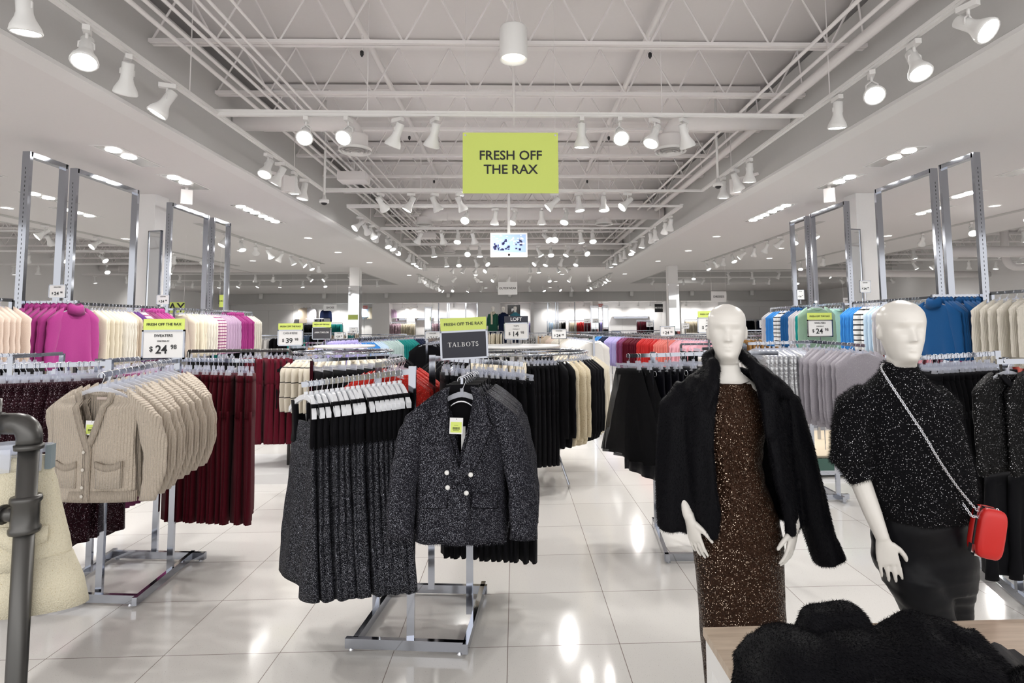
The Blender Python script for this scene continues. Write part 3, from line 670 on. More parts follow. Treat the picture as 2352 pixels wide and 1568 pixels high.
K_NWS = knit('navy_white_stripe', (.02, .02, .05), .9, 200, .3, stripes=(.03, .33, (.7, .7, .72), 2))
K_CBS = knit('cream_black_check', (.70, .65, .55), .95, 200, .4, stripes=(.17, .06, (.012, .012, .012), 2))
K_GREY = knit('grey_marl_knit', (.33, .31, .35), .95, 260, .5, .2, sheen=.2, fleck=(500, .66, (.62, .61, .64)))
K_LGREY = knit('light_grey_knit', (.50, .49, .52), .95, 240, .4, sheen=.06)
K_SILV = knit('silver_foil_cloth', (.55, .56, .58), .28, 34, 1.0, .15, sheen=0, wave=0); K_SILV.node_tree.nodes['Principled BSDF'].inputs['Metallic'].default_value = .85; K_SILV.node_tree.nodes['Bump'].inputs['Distance'].default_value = .006
K_LEATH = knit('black_leather', (.005, .005, .008), .38, 60, .15, sheen=0)
K_RED = sparkle('red_lurex_knit', (.52, .025, .018), (1, .6, .5), 300, .93, .9, .3, sheen=.06)
K_REDK = knit('red_knit', (.52, .03, .03), .95, 200, .3, sheen=.06)
K_CORAL = knit('coral_knit', (.70, .20, .17), .95, 200, .3, sheen=.06)
K_PINK = knit('pink_knit', (.72, .36, .42), .95, 200, .3, sheen=.06)
K_CAMEL = knit('camel_knit', (.36, .20, .075), .95, 200, .3, sheen=.06)
K_CSPK = knit('cream_speckled_knit', (.66, .58, .42), .95, 160, .6, .15, fleck=(160, .66, (.30, .22, .15)))
K_CTWD = knit('cream_tweed', (.66, .61, .47), .9, 300, .7, .14, wave=0, sheen=.1, fleck=(420, .68, (.50, .42, .26)))
K_WHITE = knit('white_knit', (.72, .70, .68), .95, 200, .4, sheen=.06)
K_BEIGE = knit('beige_knit', (.50, .42, .33), .95, 200, .4, sheen=.06)
K_TAN = knit('tan_print', (.50, .36, .24), .9, 60, .2, .3)
K_FOREST = knit('forest_knit', (.02, .09, .06), .95, 200, .3, sheen=.06)
K_DENIM = knit('denim', (.05, .09, .17), .85, 300, .3)
K_PRINT = knit('monochrome_print', (.55, .54, .52), .9, 100, .1, fleck=(45, .5, (.02, .02, .025)))

# ---------------------------------------------------------------- chrome racks
def rack(label, rails, posts, arms, sign=None, name='garment_rack', sec=(.028, .05), zr=.04, mt=None, psec=(.04, .022)):
    t = empty(name, label, 'clothes rack', (posts[0][0], posts[0][1], 0)); ox, oy = posts[0][0], posts[0][1]
    mt = mt or M_CHROME
    for (a, b) in rails:
        MB().bar((a[0]-ox, a[1]-oy, zr), (b[0]-ox, b[1]-oy, zr), *sec).build('base_rail', mt, t)
    for (x, y, h) in posts:
        MB().bar((x-ox, y-oy, zr), (x-ox, y-oy, h), *psec, up=(0, 1, 0)).build('post', mt, t)
    for (a, b) in arms:
        f = MB().bar((a[0]-ox, a[1]-oy, a[2]), (b[0]-ox, b[1]-oy, b[2]), .012, .03)
        f.build('arm', mt, t)
    for (a, b) in rails[:2]:
        for p in (a, b):
            q = MB().lathe([(.014, 0), (.016, .004), (.01, zr-sec[1]/2)], (p[0]-ox+(.03 if p is a else -.03), p[1]-oy, 0), 10); q.build('foot', M_WIRE, t)
    return t
# ---- central four-way rack with dresses, blazers, trousers and a red sweater arm
rack('chrome four-way rack in the foreground holding black glitter dresses and tweed blazers',
     [((-.91, 3.17), (-.27, 3.10)), ((-.84, 3.80), (-.19, 3.74)), ((-.27, 3.07), (-.215, 3.80)), ((-.86, 3.17), (-.79, 3.82))],
     [(-.565, 3.155, 1.49), (-.275, 3.44, 1.43), (-.83, 3.50, 1.49), (-.545, 3.765, 1.52)],
     [((-.565, 3.155, 1.462), (-1.18, 3.20, 1.392)), ((-.275, 3.44, 1.42), (-.262, 2.80, 1.44)), ((-.545, 3.765, 1.50), (.05, 3.74, 1.455)), ((-.83, 3.50, 1.475), (-.80, 4.12, 1.472))])
ARM = .019
# sleeveless dresses
def make_dress(seed):
    t = empty('sleeveless_dress', 'x', 'dress')
    zt = -.10
    b = torso(MB(), [(-1.075, .29, .040), (-.87, .26, .034), (-.55, .19, .022), (-.36, .165, .018), (-.335, .150, .014)], .013, 3, seed, 44, 16)
    b.build('dress_body', K_DRESSB, t, True)
    for s in (-1, 1):
        MB().loft([[(s*(x+dx), y, z) for dx, y in ((-wd, -.012), (wd, -.012), (wd, .012), (-wd, .012))] for x, z, wd in ((.125, -.345, .03), (.118, -.26, .018), (.128, -.18, .018), (.14, -.115, .022))]).build('shoulder_strap', K_BLACK, t, True)
    torso(MB(), [(-.37, .145, .009), (-.30, .11, .009), (-.22, .085, .008)], .002, 1, seed, 20, 4).build('bodice_front', K_DRESSB, t, True)
    h = MB(); n = 10
    for s in (-1, 1):
        h.loft([[(s*.19*u, -.008-.004*u, -.085-.085*u**1.8-.016), (s*.19*u, .008+.004*u, -.085-.085*u**1.8-.016), (s*.19*u, .008+.004*u, -.085-.085*u**1.8+.012), (s*.19*u, -.008-.004*u, -.085-.085*u**1.8+.012)] for u in [i/n for i in range(n+1)]])
    h.tube([(0, 0, -.06), (0, 0, -.09)], .012, 8)
    o = h.build('hanger', M_CLEARW, t); hook_mb(.023).build('hook', M_WIRE, o, True); return t
M_CLEARW = mat('frosted_hanger', (.80, .82, .86), .15)
protos = [make_dress(s) for s in (1, 4, 9)]
n = 19
for i in range(n):
    u = i/(n-1); x = lerp(-1.155, -.635, u); y = lerp(3.198, 3.16, u); z = lerp(1.396, 1.456, u)+.017
    p = protos[i % 3]; rz = math.radians(-90+28)+rs.gauss(0, .05)+(.35 if i == 0 else 0)
    lb = 'black glitter sleeveless dress on the foreground rack, %s from left' % ordn(i+1)
    if i < 3: p.location = (x, y, z); p.rotation_euler = (0, 0, rz); p['label'] = lb; p['group'] = 'black glitter dresses on the foreground rack'
    else: dup(p, (x, y, z), rz, lb, 'black glitter dresses on the foreground rack')
# ---- open-front garments built from panels
def panel(b, s, inner, outer, z0, z1, yf, n=12, m=26, wob=.003, seed=0, off=0):
    rows_ = []
    for i in range(m+1):
        z = lerp(z0, z1, i/m); xi, xo = inner(z), outer(z)
        if xo < xi+.002: xo = xi+.002
        rw = []
        for k in range(n+1):
            u = k/n; x = lerp(xi, xo, u)
            y = yf(x, z)+wob*math.sin(x*38+z*7+seed)+off
            rw.append((s*x, y, z+(.004*math.sin(x*40+seed) if i == 0 else 0)))
        rows_.append(rw)
    b.loft(rows_, False, False); return b
def open_garment(name, label, cat, mt, rib, W, L, zt, vz, lap=.02, d=.05, hem=0, slp=.075, neck=.08, tag_on=True):
    """W half shoulder, L length from zt, vz = z where the fronts meet, lap = overlap"""
    t = empty(name, label, cat); zb = zt-L; zs = zt-slp
    def outer(z):
        if z > zs: return lerp(W, neck, (z-zs)/(zt-zs))
        return W*lerp(.97, .93, min(1, (zs-z)/.2)) if z > zs-.2 else W*lerp(.93, 1.0, (zs-.2-z)/(zs-.2-zb))
    def inner(z): return lerp(-lap, neck*.92, max(0, min(1, (z-vz)/(zt-.01-vz)))**.8) if z > vz else -lap
    yf = lambda x, z: -d*math.sqrt(max(0, 1-min(1, (abs(x)/(W*1.04))**2)))*(.5 if z > zs else 1)
    fb = []
    for s in (-1, 1):
        b = panel(MB(), s, inner, outer, zb, zt-.016, yf, seed=s*2, off=-.004 if s < 0 else 0)
        o = b.build('front_panel', mt, t, True); sm = o.modifiers.new('s', 'SOLIDIFY'); sm.thickness = .006; bake(o)
    b = panel(MB(), 1, lambda z: -outer(z), outer, zb+.005, zt, lambda x, z: d*.5*math.sqrt(max(0, 1-min(1, (x/(W*1.04))**2))), n=20, seed=5)
    o = b.build('back_panel', mt, t, True); sm = o.modifiers.new('s', 'SOLIDIFY'); sm.thickness = .006; bake(o)
    return t, inner, outer, yf, zb, zs
def strip(b, pts, wd, yoff=-.006, th=.004):
    """flat band through points (x,y,z), width wd in the x-z plane"""
    rings = []
    P = [Vector(p) for p in pts]
    for i, p in enumerate(P):
        dd = (P[min(i+1, len(P)-1)]-P[max(i-1, 0)]); dd.y = 0; dd.normalize(); nrm = Vector((dd.z, 0, -dd.x))*wd/2
        a = p-nrm; c = p+nrm
        rings.append([(a.x, a.y+yoff-th, a.z), (c.x, c.y+yoff-th, c.z), (c.x, c.y+yoff+th, c.z), (a.x, a.y+yoff+th, a.z)])
    return b.loft(rings)
def price_tag(t, x, y, z, s=1.0):
    o = MB().box(-.031*s, -.0008, -.075*s, .031*s, .0008, 0).build('price_tag', M_PAPER, t); o.location = (x, y, z); o.rotation_euler = (0, .04, .05)
    MB().box(-.026*s, -.0016, -.068*s, .026*s, -.0009, -.02*s).build('lime_label', M_LIME, o)
    b = MB(); xx = -.016*s; r = random.Random(3)
    while xx < .016*s:
        wd = r.choice((.0007, .0012, .0018))*s; b.box(xx, -.0022, -.055*s, xx+wd, -.0017, -.043*s); xx += wd+.0011*s
    b.box(-.014*s, -.0022, -.060*s, .014*s, -.0017, -.0585*s); b.box(-.01*s, -.0022, -.035*s, .01*s, -.0017, -.0338*s)
    b.build('barcode', M_INK, o); MB().disc((0, -.0012, -.006*s), .002, 8, Matrix.Rotation(PI/2, 3, 'X')).build('eyelet', M_INK, o)
def cardigan(label):
    zt = -.10; W = .245; L = .56
    t, inner, outer, yf, zb, zs = open_garment('cardigan', label, 'cardigan', K_CARD, K_CARDR, W, L, zt, zt-.29, .022, .06, slp=.06, neck=.085)
    for s in (-1, 1):
        b = MB(); pts = []
        for i in range(25):
            z = lerp(zb, zt-.002, i/24); x = s*(inner(z)+.016); pts.append((x, yf(inner(z), z)-(.006 if s < 0 else .002), z))
        strip(b, pts, .034, -.004, .004); b.build('button_band', K_CARDR, t, True)
        # hem rib
        b = MB(); rings = []
        for i in range(17):
            x = lerp(-.02, outer(zb)+.002, i/16); y = yf(x, zb)-.004-(.004 if s < 0 else 0)
            rings.append([(s*x, y-.004, zb-.004), (s*x, y-.003, zb+.052), (s*x, y+.006, zb+.052), (s*x, y+.006, zb-.004)])
        b.loft(rings); b.build('hem_rib', K_CARDR, t, True)
        # patch pocket
        b = MB(); rings = []
        for i in range(11):
            u = i/10; x = lerp(.055, .185, u); sag = -.016*math.sin(u*PI); y = yf(x, zt-.45)-.008
            rings.append([(s*x, y-.006, zb+.068), (s*x, y-.006, zt-.36+sag-.02), (s*x, y-.010, zt-.355+sag), (s*x, y+.004, zt-.355+sag), (s*x, y+.004, zb+.068)])
        b.loft(rings); b.build('patch_pocket', K_CARD, t, True)
        e = MB(); rings = []
        for i in range(11):
            u = i/10; x = lerp(.053, .187, u); sag = -.016*math.sin(u*PI)*1.2; y = yf(x, zt-.4)-.012
            rings.append([(s*x, y-.007, zt-.385+sag), (s*x, y-.008, zt-.352+sag), (s*x, y+.004, zt-.352+sag), (s*x, y+.004, zt-.385+sag)])
        e.loft(rings); e.build('pocket_rib', K_CARDR, t, True)
    sb = sleeve_mb(1, W*1.06, zs+.005, .50, .085, .055, .055, .34, 3, .0, .055, 14, 14); sb.build('sleeve', K_CARD, t, True)
    sb = sleeve_mb(-1, W*1.03, zs+.005, .48, .085, .055, -.02, .34, 5, -.05, .02, 14, 14); sb.build('sleeve', K_CARD, t, True)
    b = MB().lathe([(.009, 0), (.009, .003), (.006, .004), (.003, .0025)], n=14, M=Matrix.Rotation(PI/2, 3, 'X'))
    for z in (zt-.305, zt-.395, zt-.485, zt-.53):
        o = MB().lathe([(.009, 0), (.0095, .002), (.006, .004), (.003, .003)], (-.012, -.0765, z), 14, M=Matrix.Rotation(PI/2, 3, 'X')).build('button', mat('pearl_button', (.62, .58, .52), .2), t, True)
    b = MB(); b.tube([(x, .5*.06*.6-.012, zt-.006-.012*math.cos(x/.085*1.5)) for x in [lerp(-.085, .085, i/12) for i in range(13)]], .008, 8, .8); b.build('neckband', K_CARDR, t, True)
    MB().box(-.035, .016, zt-.045, .03, .018, zt-.03).build('brand_label', mat('woven_label', (.66, .55, .5), .7), t)
    hanger_top(t, w=.165, drop=.05); return t
def blazer(label):
    zt = -.075; W = .215; L = .70
    t, inner, outer, yf, zb, zs = open_garment('tweed_blazer', label, 'blazer', K_TWEED, K_TWEED, W, L, zt, zt-.43, .05, .055, slp=.07, neck=.075)
    K = K_TWEED
    for s in (-1, 1):
        def yy(x, z): return yf(x, z)-.012
        b = MB()   # lapel: outline in x-z, slightly thick
        pl = [(.070, zt+.012), (.105, zt-.03), (.145, zt-.13), (.158, zt-.148), (.082, zt-.33), (-.035*1, zt-.44), (-.005, zt-.36), (.045, zt-.2), (.055, zt-.08)]
        f = [(s*x, yy(abs(x), z)-.020-.16*max(0, abs(x)-.04)+.006*(s < 0), z) for x, z in pl]; k = [(s*x, yy(abs(x), z)+.002, z) for x, z in pl]; nn = len(pl)
        cf = (s*.07, yy(.07, zt-.2)-.034, zt-.2); b.add(f+k+[cf], [(i, (i+1) % nn, nn*2) if s < 0 else ((i+1) % nn, i, nn*2) for i in range(nn)]+[((i+1) % nn, i, nn+i, nn+(i+1) % nn) for i in range(nn)])
        b.build('lapel', K, t)
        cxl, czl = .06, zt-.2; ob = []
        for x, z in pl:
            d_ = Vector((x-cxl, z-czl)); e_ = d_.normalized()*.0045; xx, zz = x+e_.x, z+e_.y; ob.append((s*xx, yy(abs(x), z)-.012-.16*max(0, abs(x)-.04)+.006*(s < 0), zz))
        MB().add(ob+[(s*cxl, yy(cxl, czl)-.012, czl)], [(i, (i+1) % nn, nn) if s < 0 else ((i+1) % nn, i, nn) for i in range(nn)]).build('lapel_shade_edge', K_BLACK, t)  # black rim stands in for the shadow line along the lapel edge
        b = MB()   # upper collar leaf
        pl = [(.05, zt+.03), (.085, zt+.02), (.135, zt-.075), (.128, zt-.098), (.10, zt-.095), (.062, zt-.02)]
        nn = len(pl); f = [(s*x, yy(abs(x), z)-.020-.16*max(0, abs(x)-.04), z) for x, z in pl]; k = [(s*x, yy(abs(x), z)+.004, z) for x, z in pl]
        b.add(f+k, [tuple(range(nn)) if s < 0 else tuple(range(nn))[::-1]]+[((i+1) % nn, i, nn+i, nn+(i+1) % nn) for i in range(nn)]); b.build('collar', K, t)
        b = MB(); rings = []
        for i in range(9):
            u = i/8; x = lerp(.06, .175, u); y = yy(x, zt-.48); rings.append([(s*x, y-.016, zt-.522-.008*u), (s*x, y-.003, zt-.462-.008*u), (s*x, y+.008, zt-.462-.008*u), (s*x, y+.008, zt-.522-.008*u)])
        b.loft(rings); b.build('pocket_flap', K, t)
        MB().loft([[(s*x, yy(x, zt-.48)-.006, zt-.529-.008*u), (s*x, yy(x, zt-.48)+.004, zt-.529-.008*u), (s*x, yy(x, zt-.48)+.004, zt-.50)] for x, u in [(lerp(.057, .178, k/6), k/6) for k in range(7)]]).build('flap_shade_edge', K_BLACK, t)  # black underlay drawn as the shade below the pocket flap
        sleeve_mb(s, W*1.02, zs+.004, .60, .080, .066, .100 if s > 0 else .085, .55, 4, .045, .012, 14, 12, cuff=False).build('sleeve', K, t, True)
    b = MB(); b.loft([[(x, .02+y, zt+.015+z) for y, z in ((-.012, -.02), (-.006, .018), (.012, .02), (.02, -.03))] for x in [lerp(-.08, .08, i/8) for i in range(9)]]); b.build('back_collar', K_BLACK, t, True)
    panel(MB(), 1, lambda z: -.075, lambda z: .075, zt-.4, zt, lambda x, z: .012, 6, 8).build('lining', K_BLACK, t, True)
    for x, z in ((-.055, -.36), (.055, -.372), (-.053, -.43), (.035, -.455)):
        MB().ell((x, yf(x, zt+z)-(.044 if x < -.05 and z > -.4 else .034), zt+z), .0115, .006, .0115, 14, 8).build('button', mat('pearl_white', (.85, .85, .83), .15), t, True)
    b = MB()   # frayed hem: short threads
    r = random.Random(5)
    for i in range(260):
        x = r.uniform(-W, W); y = yf(x, zb)-.003; L2 = r.uniform(.006, .016); b.add([(x-.0008, y, zb+.004), (x+.0008, y, zb+.004), (x+r.uniform(-.004, .004), y, zb-L2)], [(0, 1, 2)])
    b.build('frayed_hem', K, t)
    hanger_top(t, w=.15, drop=.075)
    b = MB(); b.loft([[(x, y-.018, -.118-.030*(x/.062)**2+z) for y, z in ((-.004, -.004), (-.004, .004), (.004, .004), (.004, -.004))] for x in [lerp(-.062, .062, i/10) for i in range(11)]]); b.build('hanger_shoulder', M_WIRE, t, True)
    return t
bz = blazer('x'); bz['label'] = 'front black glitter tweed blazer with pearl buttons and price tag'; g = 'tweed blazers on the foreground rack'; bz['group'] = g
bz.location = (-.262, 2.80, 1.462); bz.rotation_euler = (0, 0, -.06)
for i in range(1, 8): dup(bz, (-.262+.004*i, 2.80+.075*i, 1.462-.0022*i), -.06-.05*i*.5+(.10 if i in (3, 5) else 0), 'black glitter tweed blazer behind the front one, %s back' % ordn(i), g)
price_tag(bz, -.012, -.085, -.185)
MB().box(-.010, -.0015, -.15, .010, .0015, 0).build('care_ribbon', M_PAPER, bz).location = (.012, -.03, -.235)
# ---- black trousers on the right arm of that rack, red sweaters behind
pt = make_pants('wide_leg_trousers', 'x', 'trousers', K_BLACK, w=.165, L=1.10, seed=3)
row(pt, (-.47, 3.765, 1.515), (.045, 3.74, 1.476), 17, 'black trousers clipped on the rack behind the tweed blazers', 'black trousers behind the blazers', jit=.08, yaw=.35, where='from left')
rd = make_top('lurex_sweater', 'x', 'sweater', K_RED, w=.23, L=.56, seed=8, r0=.085, d=.03, sl=.45)
row(rd, (-.83, 3.66, 1.495), (-.80, 4.10, 1.49), 8, 'bright red glitter sweater behind the black dresses', 'red glitter sweaters', jit=.05, yaw=-.12, where='from the front')

# ---- left four-way rack: cardigans, velvet trousers, sequin trousers
rack('chrome four-way rack at left holding oatmeal cardigans and burgundy velvet trousers',
     [((-2.98, 3.79), (-2.36, 3.72)), ((-3.0, 4.45), (-2.29, 4.38)), ((-2.345, 3.68), (-2.40, 4.42)), ((-2.94, 3.80), (-3.02, 4.5))],
     [(-2.64, 3.80, 1.51), (-2.39, 4.12, 1.50), (-2.96, 4.15, 1.50), (-2.70, 4.45, 1.50)],
     [((-2.64, 3.80, 1.485), (-3.36, 3.70, 1.475)), ((-2.39, 4.12, 1.48), (-2.235, 3.16, 1.46)), ((-2.70, 4.45, 1.475), (-1.96, 4.36, 1.46)), ((-2.96, 4.15, 1.48), (-2.93, 4.85, 1.47))])
cg = cardigan('front oatmeal glitter cardigan with V neck, pockets and price tag'); g = 'oatmeal cardigans on the left rack'; cg['group'] = g
cg.location = (-2.235, 3.16, 1.472); cg.rotation_euler = (0, 0, -.12)
for i in range(1, 12):
    u = i/11; dup(cg, (lerp(-2.235, -2.37, u), lerp(3.16, 3.98, u), 1.48+.002*i), -.12+rs.gauss(0, .04)+.1*math.sin(i), 'oatmeal cardigan hanging behind the front one, %s back' % ordn(i), g)
price_tag(cg, 0.012, -.060, -.245)
vp = make_pants('velvet_trousers', 'x', 'trousers', K_VELV, w=.175, L=1.04, seed=2, flare=1.35, fold=.009)
row(vp, (-2.62, 4.44, 1.49), (-1.975, 4.362, 1.475), 18, 'burgundy velvet wide trousers on the left rack', 'burgundy velvet trousers', jit=.07, yaw=.55, where='from left')
sp = make_pants('sequin_trousers', 'x', 'trousers', K_SEQP, w=.18, L=1.0, seed=6, flare=1.2, fold=.01)
row(sp, (-3.34, 3.703, 1.493), (-2.70, 3.79, 1.502), 17, 'plum sequin trousers on the left rack', 'plum sequin trousers', jit=.08, yaw=-.5, where='from left')
vq = make_pants('velvet_trousers', 'x', 'trousers', K_PLUM, w=.17, L=.95, seed=4)
row(vq, (-2.955, 4.27, 1.497), (-2.93, 4.83, 1.487), 11, 'plum trousers on the back arm of the left rack', 'plum trousers behind the sequin ones', where='from the front')
# ---------------------------------------------------------------- mannequins
M_MANN = mat('mannequin_gloss_white', (.80, .775, .73), .28)
K_FUR = mat('black_fur', (.0028, .0028, .0045), .6, sheen=.0, spec=.12)
K_FUZZ = mat('black_fuzzy_knit', (.0045, .0045, .006), .85, sheen=.03, spec=.1)
M_FLECK = mat('silver_lurex_fleck', (.85, .85, .9), .35, .3)
K_PVEL = knit('black_velvet', (.0025, .0028, .0045), .45, 18, .5, .3, sheen=.02); K_PVEL.node_tree.nodes['Principled BSDF'].inputs['Specular IOR Level'].default_value = .18
K_LEATH.node_tree.nodes['Principled BSDF'].inputs['Specular IOR Level'].default_value = .1
def head_mb(b, c, yaw=0, k=1.0, tilt=0):
    tab = [(-.135, .046, .030, .052), (-.118, .040, .062, .048), (-.106, .042, .080, .052), (-.09, .050, .085, .060), (-.065, .059, .084, .074), (-.035, .067, .085, .088), (0, .074, .085, .100), (.04, .0785, .091, .106), (.07, .075, .084, .098), (.093, .062, .064, .078), (.108, .042, .042, .052), (.116, .020, .020, .026), (.1185, .004, .004, .005)]
    def at_(z):
        for a, c_ in zip(tab, tab[1:]):
            if z <= c_[0]:
                t = (z-a[0])/(c_[0]-a[0]); return [lerp(a[i], c_[i], t) for i in (1, 2, 3)]
        return tab[-1][1:]
    G = lambda d, s: math.exp(-(d/s)**2)
    M = Matrix.Rotation(yaw, 3, 'Z') @ Matrix.Rotation(tilt, 3, 'X'); rings = []
    nR = 64
    for i in range(nR+1):
        u = i/nR; z = lerp(-.135, .1185, u if u < .85 else .85+.15*math.sin((u-.85)/.15*PI/2)); 
        a0, f0, b0 = [sum(v)/3 for v in zip(at_(max(-.135, z-.006)), at_(z), at_(min(.1185, z+.006)))]; ring = []
        for j in range(72):
            t = 2*PI*j/72; cx_, sy = math.cos(t), math.sin(t)
            x = a0*math.copysign(abs(cx_)**.92, cx_); y = (f0 if sy < 0 else b0)*math.copysign(abs(sy)**.95, sy)
            if sy < 0:
                fr = min(1, -sy*1.3)
                nose = (.026*max(0, (.022-z)/.058)**1.2 if -.036 < z < .022 else (.026*max(0, 1-(-.036-z)/.008) if z <= -.036 and z > -.044 else 0))
                y -= fr*nose*G(x, .0085+.006*max(0, min(1, (.0-z)/.036)))
                for s in (-1, 1):
                    y += fr*.0115*G(x-s*.031, .019)*G(z-.008, .0125)
                    y -= fr*.004*G(x-s*.030, .024)*G(z-.034, .009)
                    y -= fr*.003*G(x-s*.045, .02)*G(z+.028, .02)
                    y += fr*.002*G(x-s*.034, .012)*G(z+.07, .02)
                y -= fr*.0065*G(x, .019)*G(z+.0595, .0045); y -= fr*.0065*G(x, .016)*G(z+.0715, .005); y += fr*.003*G(x, .022)*G(z+.0655, .0022)
                y += fr*.003*G(x, .014)*G(z+.083, .006); y -= fr*.005*G(x, .02)*G(z+.1, .012)
            ring.append(M @ (Vector((x, y, z))*k)+Vector(c))
        rings.append(ring)
    b.loft(rings, True)
    for s in (-1, 1): b.ell(M @ (Vector((s*.076, .012, -.004))*k)+Vector(c), .009*k, .017*k, .031*k, 12, 8, M @ Matrix.Rotation(.2, 3, 'X'))
    nb = [M @ (Vector((0, .015, -.085))*k)+Vector(c)]; return nb[0]
def hand_mb(b, wrist, D, Sd, N, k=1.0, curl=.18, spread=1.0):
    wrist = Vector(wrist); D = Vector(D).normalized(); Sd = (Vector(Sd)-D*Vector(Sd).dot(D)).normalized(); N = Vector(N); N = (N-D*N.dot(D)-Sd*N.dot(Sd)).normalized()
    rings = []
    for (l, w_, t_) in [(-.02, .023, .019), (0, .024, .018), (.02, .030, .017), (.05, .037, .0145), (.078, .039, .0125), (.09, .036, .010)]:
        rings.append([wrist+(D*l+Sd*w_*math.cos(a)+N*t_*math.sin(a))*k for a in [2*PI*i/16 for i in range(16)]])
    b.loft(rings, True)
    for off, L, r in ((.0295, .068, .0078), (.0100, .077, .0082), (-.0105, .072, .0078), (-.0300, .055, .0068)):
        p = wrist+(D*.083+Sd*off*1.02)*k; pts = [p]; a = curl; d0 = (D+Sd*off*1.6*spread).normalized()
        for s_, fr in enumerate((.42, .32, .26)):
            d = (d0*math.cos(a)+N*math.sin(a)).normalized(); p = p+d*L*fr*k; pts.append(p); a += curl*1.4
        b.tube(pts, [r*k, r*.95*k, r*.88*k, r*.72*k], 10); b.ell(pts[-1], r*.72*k, r*.72*k, r*.72*k, 8, 6)
    p = wrist+(D*.022+Sd*.024)*k; pts = [p]
    for d, L in (((D*.75+Sd*.75+N*.25), .034), ((D*.9+Sd*.45+N*.3), .030), ((D*1.0+Sd*.22+N*.35), .024)): p = p+d.normalized()*L*k; pts.append(p)
    b.tube(pts, [.0125*k, .0105*k, .0095*k, .0075*k], 10); b.ell(pts[-1], .0075*k, .0075*k, .0075*k, 8, 6)
def ering(c, a, f, bk, n=32, p=.9):
    return [Vector((c[0]+a*math.copysign(abs(math.cos(t))**p, math.cos(t)), c[1]+(f if math.sin(t) < 0 else bk)*math.copysign(abs(math.sin(t))**p, math.sin(t)), c[2])) for t in [2*PI*i/n for i in range(n)]]
def shell(b, rows_, n=44):
    """open-front garment rings: (z, left half width, right half width, front, back, xi_left, xi_right)"""
    rings = []
    for (z, al, ar, f, bk, xl, xr) in rows_:
        t0 = 2*PI-math.acos(max(-1, min(1, xl/al))) if True else 0; t1 = -math.acos(max(-1, min(1, xr/ar)))
        r = []
        for i in range(n+1):
            t = lerp(t0, t1, i/n); c, s = math.cos(t), math.sin(t); a = al if c < 0 else ar
            fo = .006*math.sin(t*9+z*3)+.004*math.sin(t*17+z*11)
            r.append(Vector(((a+fo)*c, (f if s < 0 else bk)*s*(1)+fo*s, z)))
        rings.append(r)
    b.loft(rings, False, False); return b
# ===== mannequin in bronze dress and fur coat
m1 = empty('mannequin', 'white bald mannequin in a bronze sequin dress with a black fur coat over its shoulders', 'mannequin', (.905, 2.42, 0))
b = MB(); head_mb(b, (-.003, -.02, 1.672), yaw=-.32)
b.loft([ering((0, .015, .95), .12, .09, .09), ering((0, .01, 1.10), .115, .08, .085), ering((0, .01, 1.28), .145, .10, .09), ering((0, .012, 1.38), .165, .085, .08), ering((0, .014, 1.435), .150, .072, .07), ering((0, .016, 1.468), .10, .062, .062), ering((0, .014, 1.50), .062, .055, .056), ering((0, .01, 1.54), .050, .049, .052), ering((0, .0, 1.59), .047, .046, .052), ering((0, -.005, 1.63), .045, .04, .052)])
b.tube([(-.15, .01, 1.41), (-.19, .01, 1.36), (-.225, .02, 1.13), (-.222, -.03, 1.02), (-.205, -.085, .925)], [.045, .045, .036, .031, .023], 14)
b.tube([(.15, .01, 1.41), (.19, .01, 1.36), (.225, .03, 1.13), (.228, -.03, 1.0), (.215, -.10, .885)], [.045, .045, .036, .031, .023], 14)
hand_mb(b, (-.205, -.085, .925), (.22, -.10, -1), (.55, -1.0, 0), (1, .5, 0), curl=.10, spread=.5)
hand_mb(b, (.215, -.10, .885), (-.28, -.10, -1), (-.8, -.75, 0), (-.5, .8, .0), curl=.14, spread=1.4)
for s in (-1, 1): b.tube([(s*.07, .01, .96), (s*.075, .0, .5), (s*.07, .02, .3), (s*.065, .03, .09)], [.085, .055, .048, .03], 16); b.ell((s*.065, -.03, .05), .035, .11, .03, 12, 8)
o = b.build('body', M_MANN, m1, True); remesh(o, .0048, 2, .4)
MB().lathe([(.2, .0), (.2, .012), (.19, .016)], (0, .05, 0), 32).build('base_plate', M_CHROME, m1); MB().tube([(0, .1, .01), (0, .06, .6)], .01, 8).build('support_rod', M_CHROME, m1)
# dress
def dfold(ring, amp, z, nf=5):
    return [v+Vector((0, amp*math.sin(nf*math.atan2(v.y, v.x)+z*14), 0)) for v in ring]
b = MB(); R_ = [(.22, .165, .115, .12, .035), (.35, .170, .12, .125, .033), (.60, .178, .13, .13, .030), (.78, .186, .135, .135, .022), (.90, .182, .13, .13, .01), (.98, .165, .118, .118, .0), (1.04, .142, .104, .105, 0), (1.10, .134, .100, .10, 0), (1.18, .140, .112, .10, 0), (1.27, .155, .124, .10, 0), (1.36, .152, .104, .09, 0), (1.42, .14, .086, .082, 0), (1.452, .105, .080, .076, 0), (1.458, .094, .072, .07, 0)]
rs_ = []
for i in range(len(R_)-1):
    for k in range(5):
        u = k/5; v = [lerp(a, c_, u) for a, c_ in zip(R_[i], R_[i+1])]; z = v[0]; am = .004 if z < .95 else .007*math.sin((z-.95)*9)
        rs_.append(dfold(ering((v[4], .01, z+.0), v[1], v[2], v[3], 60), am, z))
last = ering((0, .01, R_[-1][0]), R_[-1][1], R_[-1][2], R_[-1][3], 60)
last = [v+Vector((0, 0, .015*abs(v.x)/.09-(.008 if v.y < 0 else 0))) for v in last]; rs_.append(last)
b.loft(rs_, False); o = b.build('sequin_dress', K_SEQG, m1, True)
for v in o.data.vertices: v.co += v.normal*(mnoise.noise(Vector((v.co.x*8+v.co.z*5, v.co.y*6, v.co.z*22-v.co.x*14)))*(.007 if .92 < v.co.z < 1.3 else .002))
o.data.update()
